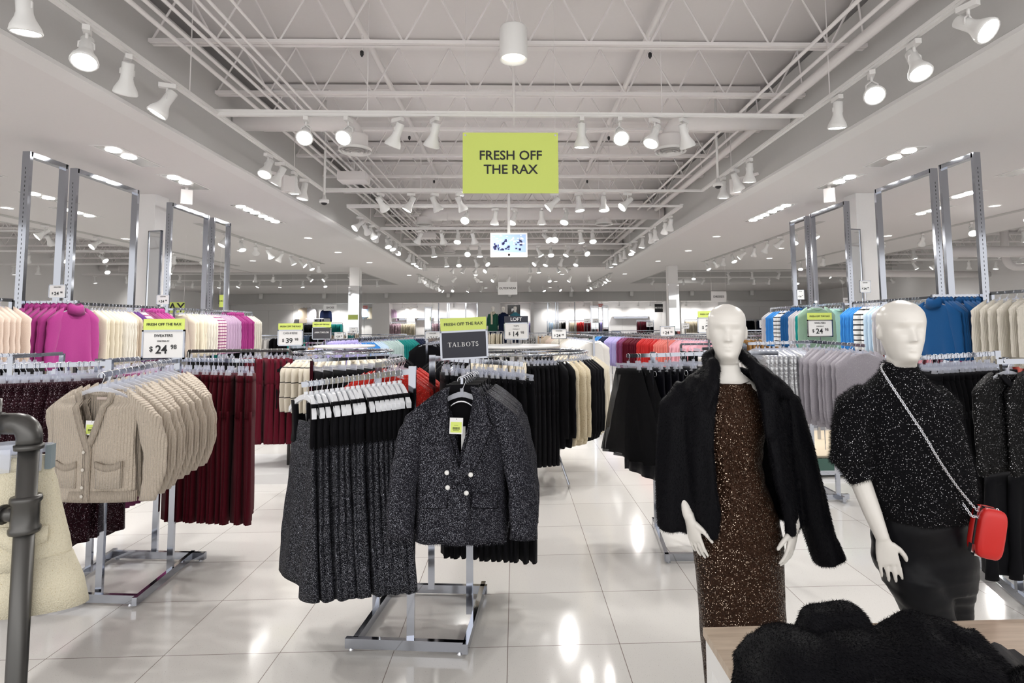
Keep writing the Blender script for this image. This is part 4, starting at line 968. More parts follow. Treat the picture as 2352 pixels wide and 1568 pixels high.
def flecks(o, n, sz, mt, seed=3, zmin=None, tilt=.8):
    rnd = random.Random(seed); me = o.data; me.calc_loop_triangles(); T_ = [(t.vertices[:], t.area, t.normal.copy()) for t in me.loop_triangles]; vs = [v.co for v in me.vertices]; tot = sum(a for _, a, _ in T_)
    b = MB()
    for t, a, nn in T_:
        k = a/tot*n; c = int(k)+(rnd.random() < k-int(k))
        for _ in range(c):
            u, v = rnd.random(), rnd.random()
            if u+v > 1: u, v = 1-u, 1-v
            p = vs[t[0]]*(1-u-v)+vs[t[1]]*u+vs[t[2]]*v+nn*sz*.8
            d = (nn+Vector((rnd.gauss(0, 1), rnd.gauss(0, 1), rnd.gauss(0, 1)))*tilt*.5).normalized(); e = d.cross(Vector((rnd.random()-.5, rnd.random()-.5, rnd.random()-.5))).normalized(); f = d.cross(e); s = sz*rnd.uniform(.5, 1.2)
            b.add([p+e*s, p+f*s, p-e*s, p-f*s], [(0, 1, 2, 3)])
    return b
# coat
b = MB(); RW = [(.86, .20, .27, .17, .15, -.115, .175), (.95, .225, .265, .175, .155, -.105, .165), (1.05, .225, .255, .175, .155, -.118, .135), (1.2, .225, .245, .17, .15, -.122, .105), (1.34, .225, .235, .155, .14, -.105, .09), (1.43, .205, .215, .13, .12, -.085, .082), (1.475, .165, .18, .11, .105, -.075, .085), (1.51, .11, .13, .095, .095, -.075, .085)]
rw = []
for i in range(len(RW)-1):
    for k in range(6): rw.append(tuple(lerp(a, c_, k/6) for a, c_ in zip(RW[i], RW[i+1])))
rw.append(RW[-1]); shell(b, rw); c0 = b.build('fur_coat', K_FUR, m1, True); sm = c0.modifiers.new('s', 'SOLIDIFY'); sm.thickness = .034; sm.offset = .4; bake(c0)
vv = [v.co[:] for v in c0.data.vertices]; ff = [tuple(p.vertices) for p in c0.data.polygons]; b = MB(); b.add(vv, ff)
b.tube([(-.165, .02, 1.435), (-.215, .02, 1.36), (-.232, .01, 1.15), (-.243, .0, .98), (-.250, -.01, .855)], [.055, .078, .078, .076, .072], 18, .95)
b.tube([(.185, .02, 1.435), (.245, .02, 1.37), (.29, .01, 1.16), (.335, .0, .95), (.378, -.01, .78), (.392, -.02, .735)], [.055, .082, .085, .080, .068, .060], 18, .8)
b.tube([(.378, -.01, .79), (.40, -.02, .715)], [.072, .074], 18, .8)
# collar
b.tube([(-.135, -.130, 1.36), (-.105, -.115, 1.44), (-.085, -.07, 1.51), (-.075, .02, 1.565), (0, .085, 1.585), (.08, .03, 1.575), (.105, -.06, 1.515), (.16, -.115, 1.455), (.215, -.125, 1.405)], [.016, .032, .036, .036, .036, .038, .042, .046, .026], 12, .7)
b.tube([(.10, -.07, 1.50), (.115, -.13, 1.42), (.105, -.16, 1.25)], [.036, .036, .02], 12, .6)
bpy.data.objects.remove(c0); c0 = b.build('fur_coat', K_FUR, m1, True); remesh(c0, .009, 5, .5)
# lengthwise pelt ridges
for v in c0.data.vertices:
    n_ = mnoise.noise(Vector((v.co.x*26, v.co.y*26, v.co.z*3.2))); v.co += v.normal*n_*.009
c0.data.update(); fibres(c0, 70000, .0095, .0007, (0, 0, -1), 1.2, 2, .35)
# ===== mannequin in sparkle sweater
m2 = empty('mannequin', 'white bald mannequin in a black sparkly sweater and black velvet trousers, head turned right', 'mannequin', (1.518, 2.20, 0))
b = MB(); head_mb(b, (-.004, -.015, 1.672), yaw=-.18, k=1.02)
b.loft([ering((.05, .015, .85), .15, .10, .10), ering((.03, .015, .95), .14, .09, .09), ering((0, .01, 1.10), .12, .085, .085), ering((0, .01, 1.28), .145, .10, .09), ering((0, .012, 1.40), .155, .08, .08), ering((0, .014, 1.45), .12, .065, .065), ering((0, .012, 1.49), .065, .055, .056), ering((0, .006, 1.54), .048, .048, .050), ering((0, .0, 1.59), .046, .045, .050), ering((-.003, -.002, 1.63), .045, .04, .05)])
b.tube([(-.15, .01, 1.41), (-.19, .0, 1.36), (-.225, .01, 1.15), (-.200, -.02, 1.10), (-.178, -.05, .99), (-.160, -.075, .905)], [.045, .045, .040, .038, .032, .0235], 14)
hand_mb(b, (-.160, -.075, .905), (.18, -.05, -1), (.9, -.3, 0), (.3, .95, 0), curl=.09, spread=.9)
b.tube([(.15, .01, 1.41), (.19, .02, 1.36), (.215, .08, 1.14), (.19, .14, 1.0)], [.045, .043, .036, .03], 14)
hand_mb(b, (.19, .14, 1.0), (-.1, .05, -1), (0, -1, 0), (-1, 0, 0), curl=.2)
for s, x1, y1 in ((-1, .055, -.06), (1, .17, .05)): b.tube([(s*.07+.05, .01, .9), (x1, y1, .5), (x1, y1+.03, .09)], [.08, .05, .03], 14); b.ell((x1, y1-.03, .05), .035, .11, .03, 12, 8)
o = b.build('body', M_MANN, m2, True); remesh(o, .0048, 2, .4)
MB().lathe([(.2, .0), (.2, .012), (.19, .016)], (.1, .05, 0), 32).build('base_plate', M_CHROME, m2); MB().tube([(.08, .1, .01), (.08, .08, .6)], .01, 8).build('support_rod', M_CHROME, m2)
def rings_interp(R, k=5, n=48):
    out = []
    for i in range(len(R)-1):
        for j in range(k):
            u = j/k; v = [lerp(a, c_, u) for a, c_ in zip(R[i], R[i+1])]; out.append((v, ering((v[1], v[5], v[0]), v[2], v[3], v[4], n)))
    v = R[-1]; out.append((v, ering((v[1], v[5], v[0]), v[2], v[3], v[4], n))); return [r for _, r in out]
b = MB()   # trousers: (z, cx, a, f, bk, cy)
b.loft(rings_interp([(.70, .085, .165, .115, .12, .01), (.80, .078, .185, .125, .13, .01), (.92, .065, .18, .118, .12, .01), (1.02, .04, .155, .10, .10, .01), (1.06, .03, .145, .095, .095, .01)]), True)
b.loft(rings_interp([(.06, .05, .055, .055, .055, -.03), (.45, .055, .066, .068, .066, -.055), (.60, .045, .083, .085, .08, -.045), (.74, .005, .100, .10, .09, -.02), (.84, .01, .100, .10, .09, 0)]), True)
b.loft(rings_interp([(.06, .20, .050, .052, .052, .06), (.45, .185, .058, .062, .06, .05), (.60, .17, .075, .08, .08, .03), (.74, .155, .098, .10, .10, .01), (.84, .14, .105, .10, .1, 0)]), True)
o = b.build('velvet_trousers', K_PVEL, m2, True); remesh(o, .009, 5, .5); o.location.x = -.022
for v in o.data.vertices: v.co += v.normal*(mnoise.noise(v.co*9)*.011+max(0, mnoise.noise(Vector((v.co.x*6, v.co.y*6, v.co.z*26))))*.013)
b = MB()   # sweater
b.loft(rings_interp([(.955, .045, .175, .125, .125, .01), (.99, .045, .19, .140, .135, .01), (1.06, .04, .205, .155, .145, .01), (1.16, .025, .205, .155, .145, .01), (1.28, .012, .195, .150, .135, .01), (1.38, .005, .185, .125, .115, .012), (1.44, .0, .155, .095, .095, .014), (1.485, 0, .095, .072, .075, .014), (1.515, 0, .066, .062, .066, .012), (1.545, 0, .060, .058, .062, .01), (1.55, 0, .054, .052, .056, .01)]), True)
b.tube([(-.13, .012, 1.415), (-.185, .01, 1.375), (-.215, .0, 1.27), (-.225, -.005, 1.19), (-.212, -.015, 1.155), (-.196, -.03, 1.105)], [.065, .074, .072, .070, .058, .047], 18)
b.tube([(-.225, -.005, 1.20), (-.223, -.01, 1.175)], [.078, .078], 18)
b.tube([(.12, .012, 1.415), (.165, .012, 1.375), (.18, .04, 1.22), (.20, .09, 1.08), (.19, .13, 1.02)], [.06, .065, .066, .062, .045], 18)
o = b.build('sparkle_sweater', K_FUZZ, m2, True); remesh(o, .008, 5, .5)
for v in o.data.vertices: v.co += v.normal*mnoise.noise(Vector((v.co.x*13, v.co.y*13, v.co.z*7)))*.006
o.data.update(); fb = flecks(o, 7500, .0015, M_FLECK, 4); fibres(o, 52000, .013, .0005, (0, 0, -.4), .3, 5, .7)
fb.build('lurex_flecks', M_FLECK, o, False)['kind'] = 'stuff'
# red clutch with chain
cl = empty('clutch_bag', 'red hard-shell clutch with silver clasp hanging on a crossbody chain', 'handbag', (1.82, 2.06, .985))
def rbox(b, cx, cy, cz, sx, sy, sz, p=.45, n=28, m=8):
    rings = []
    for i in range(m+1):
        u = i/m; y = lerp(-1, 1, u); e = (1-abs(y)**2.6)**(1/2.6) if abs(y) < 1 else 0; e = .72+.28*e
        rings.append([(cx+sx*e*math.copysign(abs(math.cos(t))**p, math.cos(t)), cy+sy*y, cz+sz*e*math.copysign(abs(math.sin(t))**p, math.sin(t))) for t in [2*PI*k/n for k in range(n)]])
    b.loft(rings); return b
MR = mat('clutch_red', (.60, .018, .016), .4); g = [0, 0]
for s in (-1, 1): rbox(MB(), 0, s*.021, -.085, .044, .017, .088).build('shell', MR, cl, True)
rbox(MB(), 0, 0, -.085, .0425, .007, .085, m=3).build('frame', M_BLACK, cl, True)
for z in (-.168, -.005): MB().cbox((-.01 if z < -.1 else 0, 0, z), .05, .02, .014).build('clasp', M_WIRE, cl)
MB().cbox((-.043, 0, -.02), .008, .02, .04).build('corner_plate', M_WIRE, cl); MB().cbox((-.043, 0, -.15), .008, .02, .03).build('corner_plate', M_WIRE, cl)
cl.rotation_euler = (.0, .20, -.17); cl.location = (1.708, 2.045, 1.035)
# chain runs over the sweater front: points measured in the mannequin's frame
cps = [(-.075, .02, 1.545), (-.085, -.055, 1.505), (-.045, -.112, 1.445), (.0, -.145, 1.36), (.05, -.160, 1.27), (.10, -.155, 1.18), (.16, -.135, 1.085), (.215, -.105, 1.03), (.262, -.10, 1.00), (.292, -.14, .985)]
def pt(px, py, Y): return Vector(((px-1187)*Y/1302.0, Y, 1.705+(748-py)*Y/1302.0))
P_ = [pt(2052, 850, 2.27), pt(2042, 842, 2.20), pt(2034, 852, 2.12), pt(2050, 880, 2.075), pt(2090, 945, 2.045), pt(2128, 1005, 2.03), pt(2160, 1065, 2.03), pt(2195, 1120, 2.04), pt(2222, 1155, 2.05), pt(2248, 1185, 2.045)]
def resample(P, step):
    out = [P[0]]; acc = 0
    for a, c_ in zip(P, P[1:]):
        L = (c_-a).length; d = (c_-a)/L; t = step-acc
        while t <= L: out.append(a+d*t); t += step
        acc = L-(t-step)
    return out
# smooth the path
for _ in range(1):
    Q = [P_[0]]
    for a, c_ in zip(P_, P_[1:]): Q += [a*.75+c_*.25, a*.25+c_*.75]
    P_ = Q+[P_[-1]]
def chain(pts, r=.0052, w_=.0017):
    b = MB(); R_ = resample(pts, r*1.45)
    for i, p in enumerate(R_[:-1]):
        d = (R_[i+1]-p).normalized(); a = d.cross(Vector((0, 1, 0) if i % 2 else (1, .3, .4))).normalized()
        b.tube([p+(d*math.cos(t)*r*1.15+a*math.sin(t)*r*.72) for t in [2*PI*k/8 for k in range(9)]], w_, 5, caps=False)
    return b
inv = (Matrix.Translation(cl.location) @ cl.rotation_euler.to_matrix().to_4x4()).inverted()
def loc(pts): return [inv @ p for p in pts]
chain(loc(P_)).build('chain_strap', M_WIRE, cl, True)
E_ = P_[-1]; base_ = Vector(cl.location)
chain(loc([E_+Vector((-.045, .02, .03)), E_+Vector((-.03, 0, -.01)), base_+Vector((-.02, -.02, -.03)), base_+Vector((-.012, -.03, -.06))])).build('chain_end', M_WIRE, cl, True)
chain(loc([E_, E_+Vector((.012, -.01, -.012)), base_+Vector((.01, -.02, 0)), base_+Vector((-.0, -.035, -.05))])).build('chain_end', M_WIRE, cl, True)

# ---------------------------------------------------------------- display table with folded fur coat
def wood_mat():
    m, n, l, b = nt('pale_oak'); tc = n.new('ShaderNodeTexCoord'); mp = n.new('ShaderNodeMapping'); mp.inputs['Scale'].default_value = (3, 40, 3); l.new(tc.outputs['Object'], mp.inputs[0])
    no = n.new('ShaderNodeTexNoise'); no.inputs['Scale'].default_value = 1.5; no.inputs['Detail'].default_value = 4; no.inputs['Distortion'].default_value = .6; l.new(mp.outputs[0], no.inputs[0])
    cr = n.new('ShaderNodeValToRGB'); cr.color_ramp.elements[0].color = (.42, .33, .25, 1); cr.color_ramp.elements[1].color = (.66, .55, .44, 1); cr.color_ramp.elements[0].position = .25; l.new(no.outputs[0], cr.inputs[0]); l.new(cr.outputs[0], b.inputs['Base Color']); b.inputs['Roughness'].default_value = .45; return m
M_OAK = wood_mat()
tb = empty('display_table', 'pale oak topped white display table in the bottom right corner', 'table', (.58, .75, 0))
MB().box(0, 0, .735, 1.75, 1.08, .76).build('table_top', M_OAK, tb)
for x in (.005, 1.695):
    for y in (.02, 1.02): MB().box(x, y, 0, x+.05, y+.05, .735).build('leg', M_LAMPW, tb)
b = MB()
MB().box(.005, .07, .665, .055, 1.02, .735).build('apron', M_LAMPW, tb); MB().box(.055, 1.02, .665, 1.695, 1.07, .735).build('apron', M_LAMPW, tb)
MB().box(.02, .07, .10, .04, 1.02, .13).build('stretcher', M_LAMPW, tb)
fc = empty('folded_fur_coat', 'black fur coat lying folded on the oak display table', 'coat', (.90, 1.45, .76))
b = MB(); EL = [(-.2, .02, .04, .13, .16, .12), (-.27, -.02, .02, .10, .16, .10), (-.31, -.06, .0, .06, .12, .10), (-.05, .02, .04, .16, .14, .125), (.12, .03, .04, .14, .13, .12), (.22, .02, .02, .11, .13, .11), (.0, -.15, .03, .26, .15, .09), (-.18, -.2, .02, .16, .16, .08), (.15, -.12, .0, .13, .15, .08)]
for x, y, z, rx, ry, rz_ in EL: b.ell((x, y, z), rx, ry, rz_, 24, 14)
rbox(b, -.055, .095, .09, .095, .05, .108, p=.5)                   # stood-up collar
rbox(b, .16, .08, .07, .12, .05, .098, p=.6)
b.tube([(.26, .06, .13), (.31, .0, .06), (.33, -.07, .02)], [.045, .042, .05], 14)
b.tube([(-.26, .08, .10), (-.33, .06, .06)], [.05, .04], 12)
o = b.build('fur_body', K_FUR, fc, True); remesh(o, .009, 22, .5)
for v in o.data.vertices:
    v.co += v.normal*mnoise.noise(Vector((v.co.x*13, v.co.y*5, v.co.z*4)))*.016
    if v.co.z < .002: v.co.z = .002
o.data.update(); fibres(o, 70000, .008, .0006, (.3, -.4, -.6), 1.1, 8, .35)
b = MB().ell((.40, -.07, .045), .16, .085, .062, 22, 12); b.ell((.52, -.07, .035), .12, .08, .055, 16, 10)
o = b.build('fur_sleeve', K_FUR, fc, True); remesh(o, .009, 4, .5); fibres(o, 26000, .009, .0006, (0, 0, -.5), .5, 9, .5)
lin = MB(); rings = []
for i in range(9):
    u = i/8; rings.append([(lerp(.26, .40, u)+.05*v, lerp(.06, -.09, v), .115-.075*v-.02*u+.008*math.sin(u*12+v*4)) for v in [j/7 for j in range(8)]])
lin.loft(rings, False, False); lin.build('satin_lining', mat('black_satin', (.02, .02, .023), .25), fc, True)
MB().bar((.33, -.03, .075), (.37, -.07, .062), .004, .004).build('zip_end', M_WIRE, fc); MB().bar((.24, -.05, .068), (.28, -.06, .066), .008, .006).build('hook_clasp', M_WIRE, fc)

# ---------------------------------------------------------------- gunmetal pipe rack with cream tweed shorts, bottom left
pr_ = empty('pipe_rack', 'gunmetal industrial pipe rack at the left edge carrying cream tweed shorts', 'clothes rack', (-1.232, 1.50, 0))
MB().tube([(0, 0, 0), (0, 0, 1.425)], .0215, 20).build('post', M_PIPE, pr_, True)
MB().tube(elbow((0, 0, 1.41), (0, 0, 1.468), (-.07, .01, 1.468), .035), .0265, 20).build('elbow', M_PIPE, pr_, True)
MB().lathe([(.030, 0), (.031, .012)], (0, 0, 1.405), 20).build('elbow_collar', M_PIPE, pr_, True)
MB().tube([(-.05, .007, 1.468), (-.9, .12, 1.468)], .0205, 16).build('crossbar', M_PIPE, pr_, True)
MB().lathe([(.031, 0), (.033, .006), (.033, .012), (.029, .018), (.029, .072), (.033, .078), (.033, .084), (.031, .09)], (0, 0, 1.20), 22).build('coupling', M_PIPE, pr_, True)
b = MB().tube([(-.02, 0, 1.245), (-.055, 0, 1.245)], .018, 14); b.tube([(-.05, 0, 1.245), (-.058, 0, 1.245)], .024, 14); b.build('side_outlet', M_PIPE, pr_, True)
b = MB().tube([(-.105, .014, 1.43), (-.105, .014, 1.53)], .016, 14); b.tube([(-.085, .012, 1.468), (-.125, .017, 1.468)], .029, 16); b.build('tee_fitting', M_PIPE, pr_, True)
def make_shorts(seed):
    t = empty('tweed_shorts', 'x', 'shorts'); b = MB(); zt = -.12
    torso(b, [(zt-.27, .225, .045), (zt-.15, .205, .04), (zt-.03, .172, .028), (zt, .168, .025)], .006, 2, seed, 40, 10)
    for s in (-1, 1): b.loft([ering((s*.118, 0, zt-.25), .108, .042, .042, 24), ering((s*.135, 0, zt-.32), .118, .05, .05, 24), ering((s*.145, 0, zt-.385), .122, .052, .052, 24)], True)
    b.build('shorts_body', K_CTWD, t, True)
    torso(MB(), [(zt-.035, .174, .031), (zt+.003, .169, .027)], 0, 1, 0, 28, 2).build('waistband', K_CTWD, t, True)
    for s in (-1, 1):
        for z in (-.035, -.085, -.135): MB().lathe([(.013, 0), (.0135, .003), (.009, .005), (.006, .003)], (s*.03, -.033-.05*(-z), zt+z+.01), 16, M=Matrix.Rotation(PI/2, 3, 'X')).build('button', mat('cream_button', (.7, .66, .55), .35), t, True)
    for s in (-1, 1):
        f = MB(); f.loft([[(s*x, -.047+.02*abs(x-.12)/.12-.004*k, z) for x, z, k in ((.075+u*.11, zt-.16-.01*u, 0), (.075+u*.11, zt-.16-.01*u, 1), (.075+u*.11, zt-.215+.012*math.cos(u*PI*2)-.005*u, 1.6), (.075+u*.11, zt-.215+.012*math.cos(u*PI*2)-.005*u, 0))] for u in [i/8 for i in range(9)]]); f.build('pocket_flap', K_CTWD, t, True)
    h = MB(); h.box(-.17, -.006, -.108, .17, .006, -.085); h.tube([(0, 0, -.056), (0, 0, -.09)], .012, 10); h.box(-.17, -.003, -.122, .17, .003, -.116)
    o = h.build('hanger', M_CLEAR, t)
    for x in (-.14, -.075, .075, .14): MB().box(x-.02, -.034, -.15, x+.02, -.028, -.092).build('clip', M_CLEAR, o)
    hook_mb(.024).build('hook', M_WIRE, o, True)
    MB().box(.163, -.02, -.15, .176, .006, -.088).build('size_tab', mat('grey_tab', (.25, .3, .32), .4), o); return t
s0 = make_shorts(3)
for i, (x, y, rz) in enumerate([(-1.395, 1.524, .30), (-1.47, 1.535, .5), (-1.55, 1.545, .15), (-1.62, 1.555, .45), (-1.70, 1.565, .3)]):
    o = s0 if i == 0 else dup(s0, (0, 0, 0))
    o.location = (x, y+.0, 1.492); o.rotation_euler = (0, 0, rz); o['label'] = 'cream tweed shorts with button front on the pipe rack, %s from its post' % ordn(i+1); o['group'] = 'cream tweed shorts on the pipe rack'

# three far mannequins on a platform by the back wall
def far_mann(px, Y, coat, label, scarf=None, inner=None):
    z0 = 1.705+(748-703)*Y/1302.0-1.78; t = empty('mannequin', label, 'mannequin', ((px-1187)*Y/1302.0, Y, z0))
    b = MB(); head_mb(b, (0, -.02, 1.665)); b.loft([ering((0, .01, 1.35), .15, .09, .09, 16), ering((0, .01, 1.44), .13, .07, .07, 16), ering((0, .01, 1.49), .06, .05, .05, 16), ering((0, 0, 1.58), .046, .045, .05, 16), ering((0, 0, 1.62), .04, .04, .05, 16)])
    for s_ in (-1, 1):
        hand_mb(b, (s_*.25, -.05, .88), (0, -.1, -1), (0, -1, 0), (-s_, 0, 0)); b.tube([(s_*.08, .01, .9), (s_*.09, 0, .5), (s_*.09, .02, .05)], [.07, .05, .035], 10)
    b.build('body', M_MANN, t, True)
    b = MB(); b.loft([ering((0, 0, .62), .25, .16, .15, 28), ering((0, 0, 1.0), .21, .14, .13, 28), ering((0, 0, 1.3), .2, .13, .12, 28), ering((0, .01, 1.42), .17, .1, .1, 28), ering((0, .01, 1.50), .07, .07, .07, 28)])
    for s_ in (-1, 1): b.tube([(s_*.16, .01, 1.42), (s_*.22, .01, 1.2), (s_*.25, -.04, .88)], [.06, .062, .05], 12)
    b.build('coat', coat, t, True)
    b = MB()
    for s_ in (-1, 1): b.tube([(s_*.09, .01, .7), (s_*.09, 0, .4), (s_*.09, .02, .08)], [.085, .07, .055], 12)
    b.build('trousers', K_NAVY, t, True)
    if scarf: MB().tube([(-.05, -.14, .95), (-.05, -.16, 1.3), (-.07, -.08, 1.5), (0, .08, 1.53), (.08, -.06, 1.5), (.0, -.15, 1.42)], .045, 10).build('scarf', scarf, t, True)
    return z0
z0 = far_mann(1136, 26.5, K_FOREST, 'far white mannequin in a dark green coat and cream scarf', K_CREAM); far_mann(1160, 26.5, K_NAVY, 'far white mannequin in a navy hooded puffer coat'); far_mann(1187, 26.5, knit('dusty_teal', (.05, .20, .27), .9), 'far white mannequin in a teal jacket before a black sign')
t = empty('display_platform', 'white platform under the three far mannequins', 'platform', (-1.6, 26.0, 0)); MB().box(0, 0, 0, 2.2, 1.0, z0).build('block', M_WHITE, t)
# ---------------------------------------------------------------- signs
def card_sign(name, label, loc, w, lines, head=None, frame=M_CHROME, bg=M_PAPER, h=None, rz=0, stand=None, tilt=0, grp=None):
    """lines: (text, size, dz, material, bold); head: (text, height, mat, textmat, size)"""
    t = empty(name, label, 'sign', loc, rz, grp); t.rotation_euler = (tilt, 0, rz)
    MB().box(-w/2, -.003, 0, w/2, .003, h).build('card', bg, t)
    if frame:
        f = MB(); e = .012*w/.28
        f.box(-w/2-e, -.006, -e, -w/2, .006, h+e); f.box(w/2, -.006, -e, w/2+e, .006, h+e); f.box(-w/2-e, -.006, -e, w/2+e, .006, 0); f.box(-w/2-e, -.006, h, w/2+e, .006, h+e)
        f.build('frame', frame, t)
    for (tx, sz, dx, dz, mt, bd) in lines:
        text(tx, sz, mt, t, loc=(dx, -.0045, dz), bold=bd)
    if head:
        tx, hh, mh, mt, sz = head; z0 = h+.012*w/.28
        MB().box(-w/2-.006, -.002, z0, w/2+.006, .002, z0+hh).build('header_card', mh, t)
        text(tx, sz, mt, t, loc=(0, -.0035, z0+hh/2), bold=.012)
    if stand:
        for x in stand[1]: MB().tube([(x, 0, -.01), (x, 0, -stand[0])], .005, 6).build('stand', M_CHROME, t)
    return t
def price(w, h, a, b, c='24', d='98', k=1.0):
    L = []
    if a: L.append((a, .088*w/.9*k, 0, h*.84, M_INK, .012))
    if b: L.append((b, .05*w, 0, h*.635, M_INK, .01))
    L += [('$', .18*w, -.30*w, h*.33, M_INK, .01), (c, .30*w, -.04*w, h*.30, M_INK, .02), (d, .16*w, .27*w, h*.40, M_INK, .01)]
    return L
K = F0
def at(px, py, Y): return (XY(px, Y), Y, H0+(748-py)*Y/F0)
p = at(398.5, 812, 4.12); card_sign('price_sign', 'lime-topped SWEATERS starting at $24.98 sign on the left rack', p, .275, price(.275, .185, 'SWEATERS', 'STARTING AT'), ('FRESH OFF THE RAX', .078, M_LIME, M_INK, .0265), h=.185, stand=(.12, (0,)))
p = at(1071.5, 818, 3.42); t = card_sign('brand_sign', 'black TALBOTS sign with lime header above the tweed blazers', p, .262, [], ('FRESH OFF THE RAX', .075, M_LIME, M_INK, .0255), bg=M_NAVY, h=.150, stand=(.16, (.03,)))
t.rotation_euler = (0, -.04, .02)
def talbots(t, cx, cz, H, mt):
    b = MB(); th = H*.16; sf = H*.05; T = .0006
    def R(x0, z0, x1, z1): b.box(x0, -.0052, z0, x1, -.004, z1)
    def D(x0, z0, x1, z1, w_): b.bar((x0, -.0046, z0), (x1, -.0046, z1), w_, .0012, up=(0, 1, 0))
    def Dg(x0, z0, x1, z1, w_):
        b.add([(x0-w_/2, -.0052, z0), (x0+w_/2, -.0052, z0), (x1+w_/2, -.0052, z1), (x1-w_/2, -.0052, z1), (x0-w_/2, -.004, z0), (x0+w_/2, -.004, z0), (x1+w_/2, -.004, z1), (x1-w_/2, -.004, z1)], [(0,1,2,3),(7,6,5,4),(0,4,5,1),(1,5,6,2),(2,6,7,3),(3,7,4,0)])
    def arc(cx_, cz_, rx, rz, a0, a1, w0, w1):
        n_ = 14; o = [];
        for i in range(n_+1):
            a = lerp(a0, a1, i/n_); ww = w0+(w1-w0)*abs(math.cos(a)); o.append([(cx_+(rx+k*ww/2)*math.cos(a), y, cz_+(rz+k*ww/2*.8)*math.sin(a)) for k, y in ((-1, -.0052), (1, -.0052), (1, -.004), (-1, -.004))])
        b.loft(o)
    adv = H*1.0; x = cx-adv*3.15; z = cz-H/2
    # T
    R(x-th/2, z, x+th/2, z+H); R(x-H*.4, z+H-sf*1.6, x+H*.4, z+H); R(x-H*.4, z+H*.78, x-H*.36, z+H); R(x+H*.36, z+H*.78, x+H*.4, z+H); R(x-H*.2, z, x+H*.2, z+sf); x += adv*1.0
    Dg(x-H*.36, z, x, z+H, sf*1.3); Dg(x+H*.34, z, x, z+H, th); R(x-H*.22, z+H*.33, x+H*.2, z+H*.33+sf); R(x-H*.5, z, x-H*.22, z+sf); R(x+H*.16, z, x+H*.5, z+sf); x += adv*1.0
    R(x-H*.25, z, x-H*.25+th, z+H); R(x-H*.38, z+H-sf, x+H*.04, z+H); R(x-H*.38, z, x+H*.34, z+sf); R(x+H*.3, z, x+H*.34, z+H*.26); x += adv*.98
    R(x-H*.28, z, x-H*.28+th, z+H); R(x-H*.4, z+H-sf, x, z+H); R(x-H*.4, z, x, z+sf); arc(x-H*.02, z+H*.755, H*.2, H*.215, -PI/2, PI/2, sf, th); arc(x-H*.02, z+H*.275, H*.26, H*.25, -PI/2, PI/2, sf, th); R(x-H*.2, z+H*.5, x+H*.02, z+H*.5+sf); x += adv*1.08
    arc(x, z+H*.5, H*.40, H*.46, 0, 2*PI, sf, th); x += adv*1.08
    R(x-th/2, z, x+th/2, z+H); R(x-H*.4, z+H-sf*1.6, x+H*.4, z+H); R(x-H*.4, z+H*.78, x-H*.36, z+H); R(x+H*.36, z+H*.78, x+H*.4, z+H); R(x-H*.2, z, x+H*.2, z+sf); x += adv*.86
    arc(x, z+H*.73, H*.21, H*.23, PI*.1, PI*1.35, sf*1.4, th*.8); arc(x, z+H*.27, H*.23, H*.24, PI*.42, -PI*.9, th*.9, th*.8); R(x+H*.17, z+H*.72, x+H*.21, z+H); R(x-H*.26, z, x-H*.22, z+H*.28)
    b.build('lettering', mt, t)
talbots(t, 0, .078, .027, M_PAPER)
p = at(679, 786, 6.76); card_sign('price_sign', 'lime-topped CASHMERE $39.98 sign on the round rack at left', p, .27, [('CASHMERE', .034, 0, .135, M_INK, 0)]+price(.27, .155, None, None, '39', '98'), ('FRESH OFF THE RAX', .075, M_LIME, M_INK, .026), h=.165, stand=(.14, (0,)))
p = at(749, 773, 7.6); card_sign('brand_sign', 'small black ANN TAYLOR sign with lime header, behind the cashmere sign', p, .23, [('ANN TAYLOR', .030, 0, .082, M_PAPER, .012)], ('FRESH OFF THE RAX', .066, M_LIME, M_INK, .022), bg=mat('charcoal_card', (.05, .05, .06), .4), h=.145, stand=(.22, (-.05, .05)))
p = at(1189, 777, 7.2); card_sign('price_sign', 'LOFT TOPS starting at $14.98 sign with navy header in the centre', p, .285, price(.285, .19, 'TOPS', 'STARTING AT', '14'), None, h=.19, stand=(.16, (-.045, .045)), bg=M_GREYC)
q = bpy.context.scene.collection.objects; 
t = [o for o in C.objects if o.get('label', '').startswith('LOFT TOPS')][0]; MB().box(-.15, -.003, .203, .15, .003, .285).build('header_card', M_NAVY, t); text('LOFT', .062, M_PAPER, t, loc=(0, -.0045, .243), bold=.004)
def small(px, py, Y, label, wpx=32, hpx=20, c='24', d='98', a='SWEATERS', hd=None, std=.25, bg=None, txt=None, tcol=M_INK, ts=None):
    w_ = wpx*Y/F0; h_ = hpx*Y/F0; p = at(px, py, Y); std = p[2]-.005 if Y > 8.5 else (p[2]-2.0 if p[2] > 2 else .15)
    L = price(w_, h_, a, None, c, d) if txt is None else ([(txt, ts or w_*.2, 0, h_*.5, tcol, .01)] if txt else [])
    return card_sign('price_sign' if txt is None else 'department_sign', label, p, w_, L, hd, h=h_, bg=bg or M_PAPER, stand=(std, (0,)) if std else None)
small(999, 780, 8.9, 'small white $24.98 sweaters sign just left of the TALBOTS sign'); small(1287, 777, 9.2, 'small white $24.98 sweaters sign above the white sweaters rail')
small(1538, 773, 9.6, 'small white $24.98 sweaters sign over the pink end of the right rail'); small(161, 675, 5.87, 'small white $24.98 sign on the left frames above the cream sweaters', 34, 27)
small(394, 692, 7.6, 'small white $24.98 sign by the left wall mirror', 26, 20); small(1853, 692, 8.49, 'small white $24.98 sign above the sage sweaters at right', 16, 22)
small(2008, 676, 7.3, 'small white $24.98 sign above the striped sweaters at right', 24, 26)
small(788, 773, 13, 'distant white $29.98 sign left of the far mirrored column', 20, 14, '29'); small(820, 761, 14, 'distant white $24.98 sign by the far mirrored column at left', 17, 12)
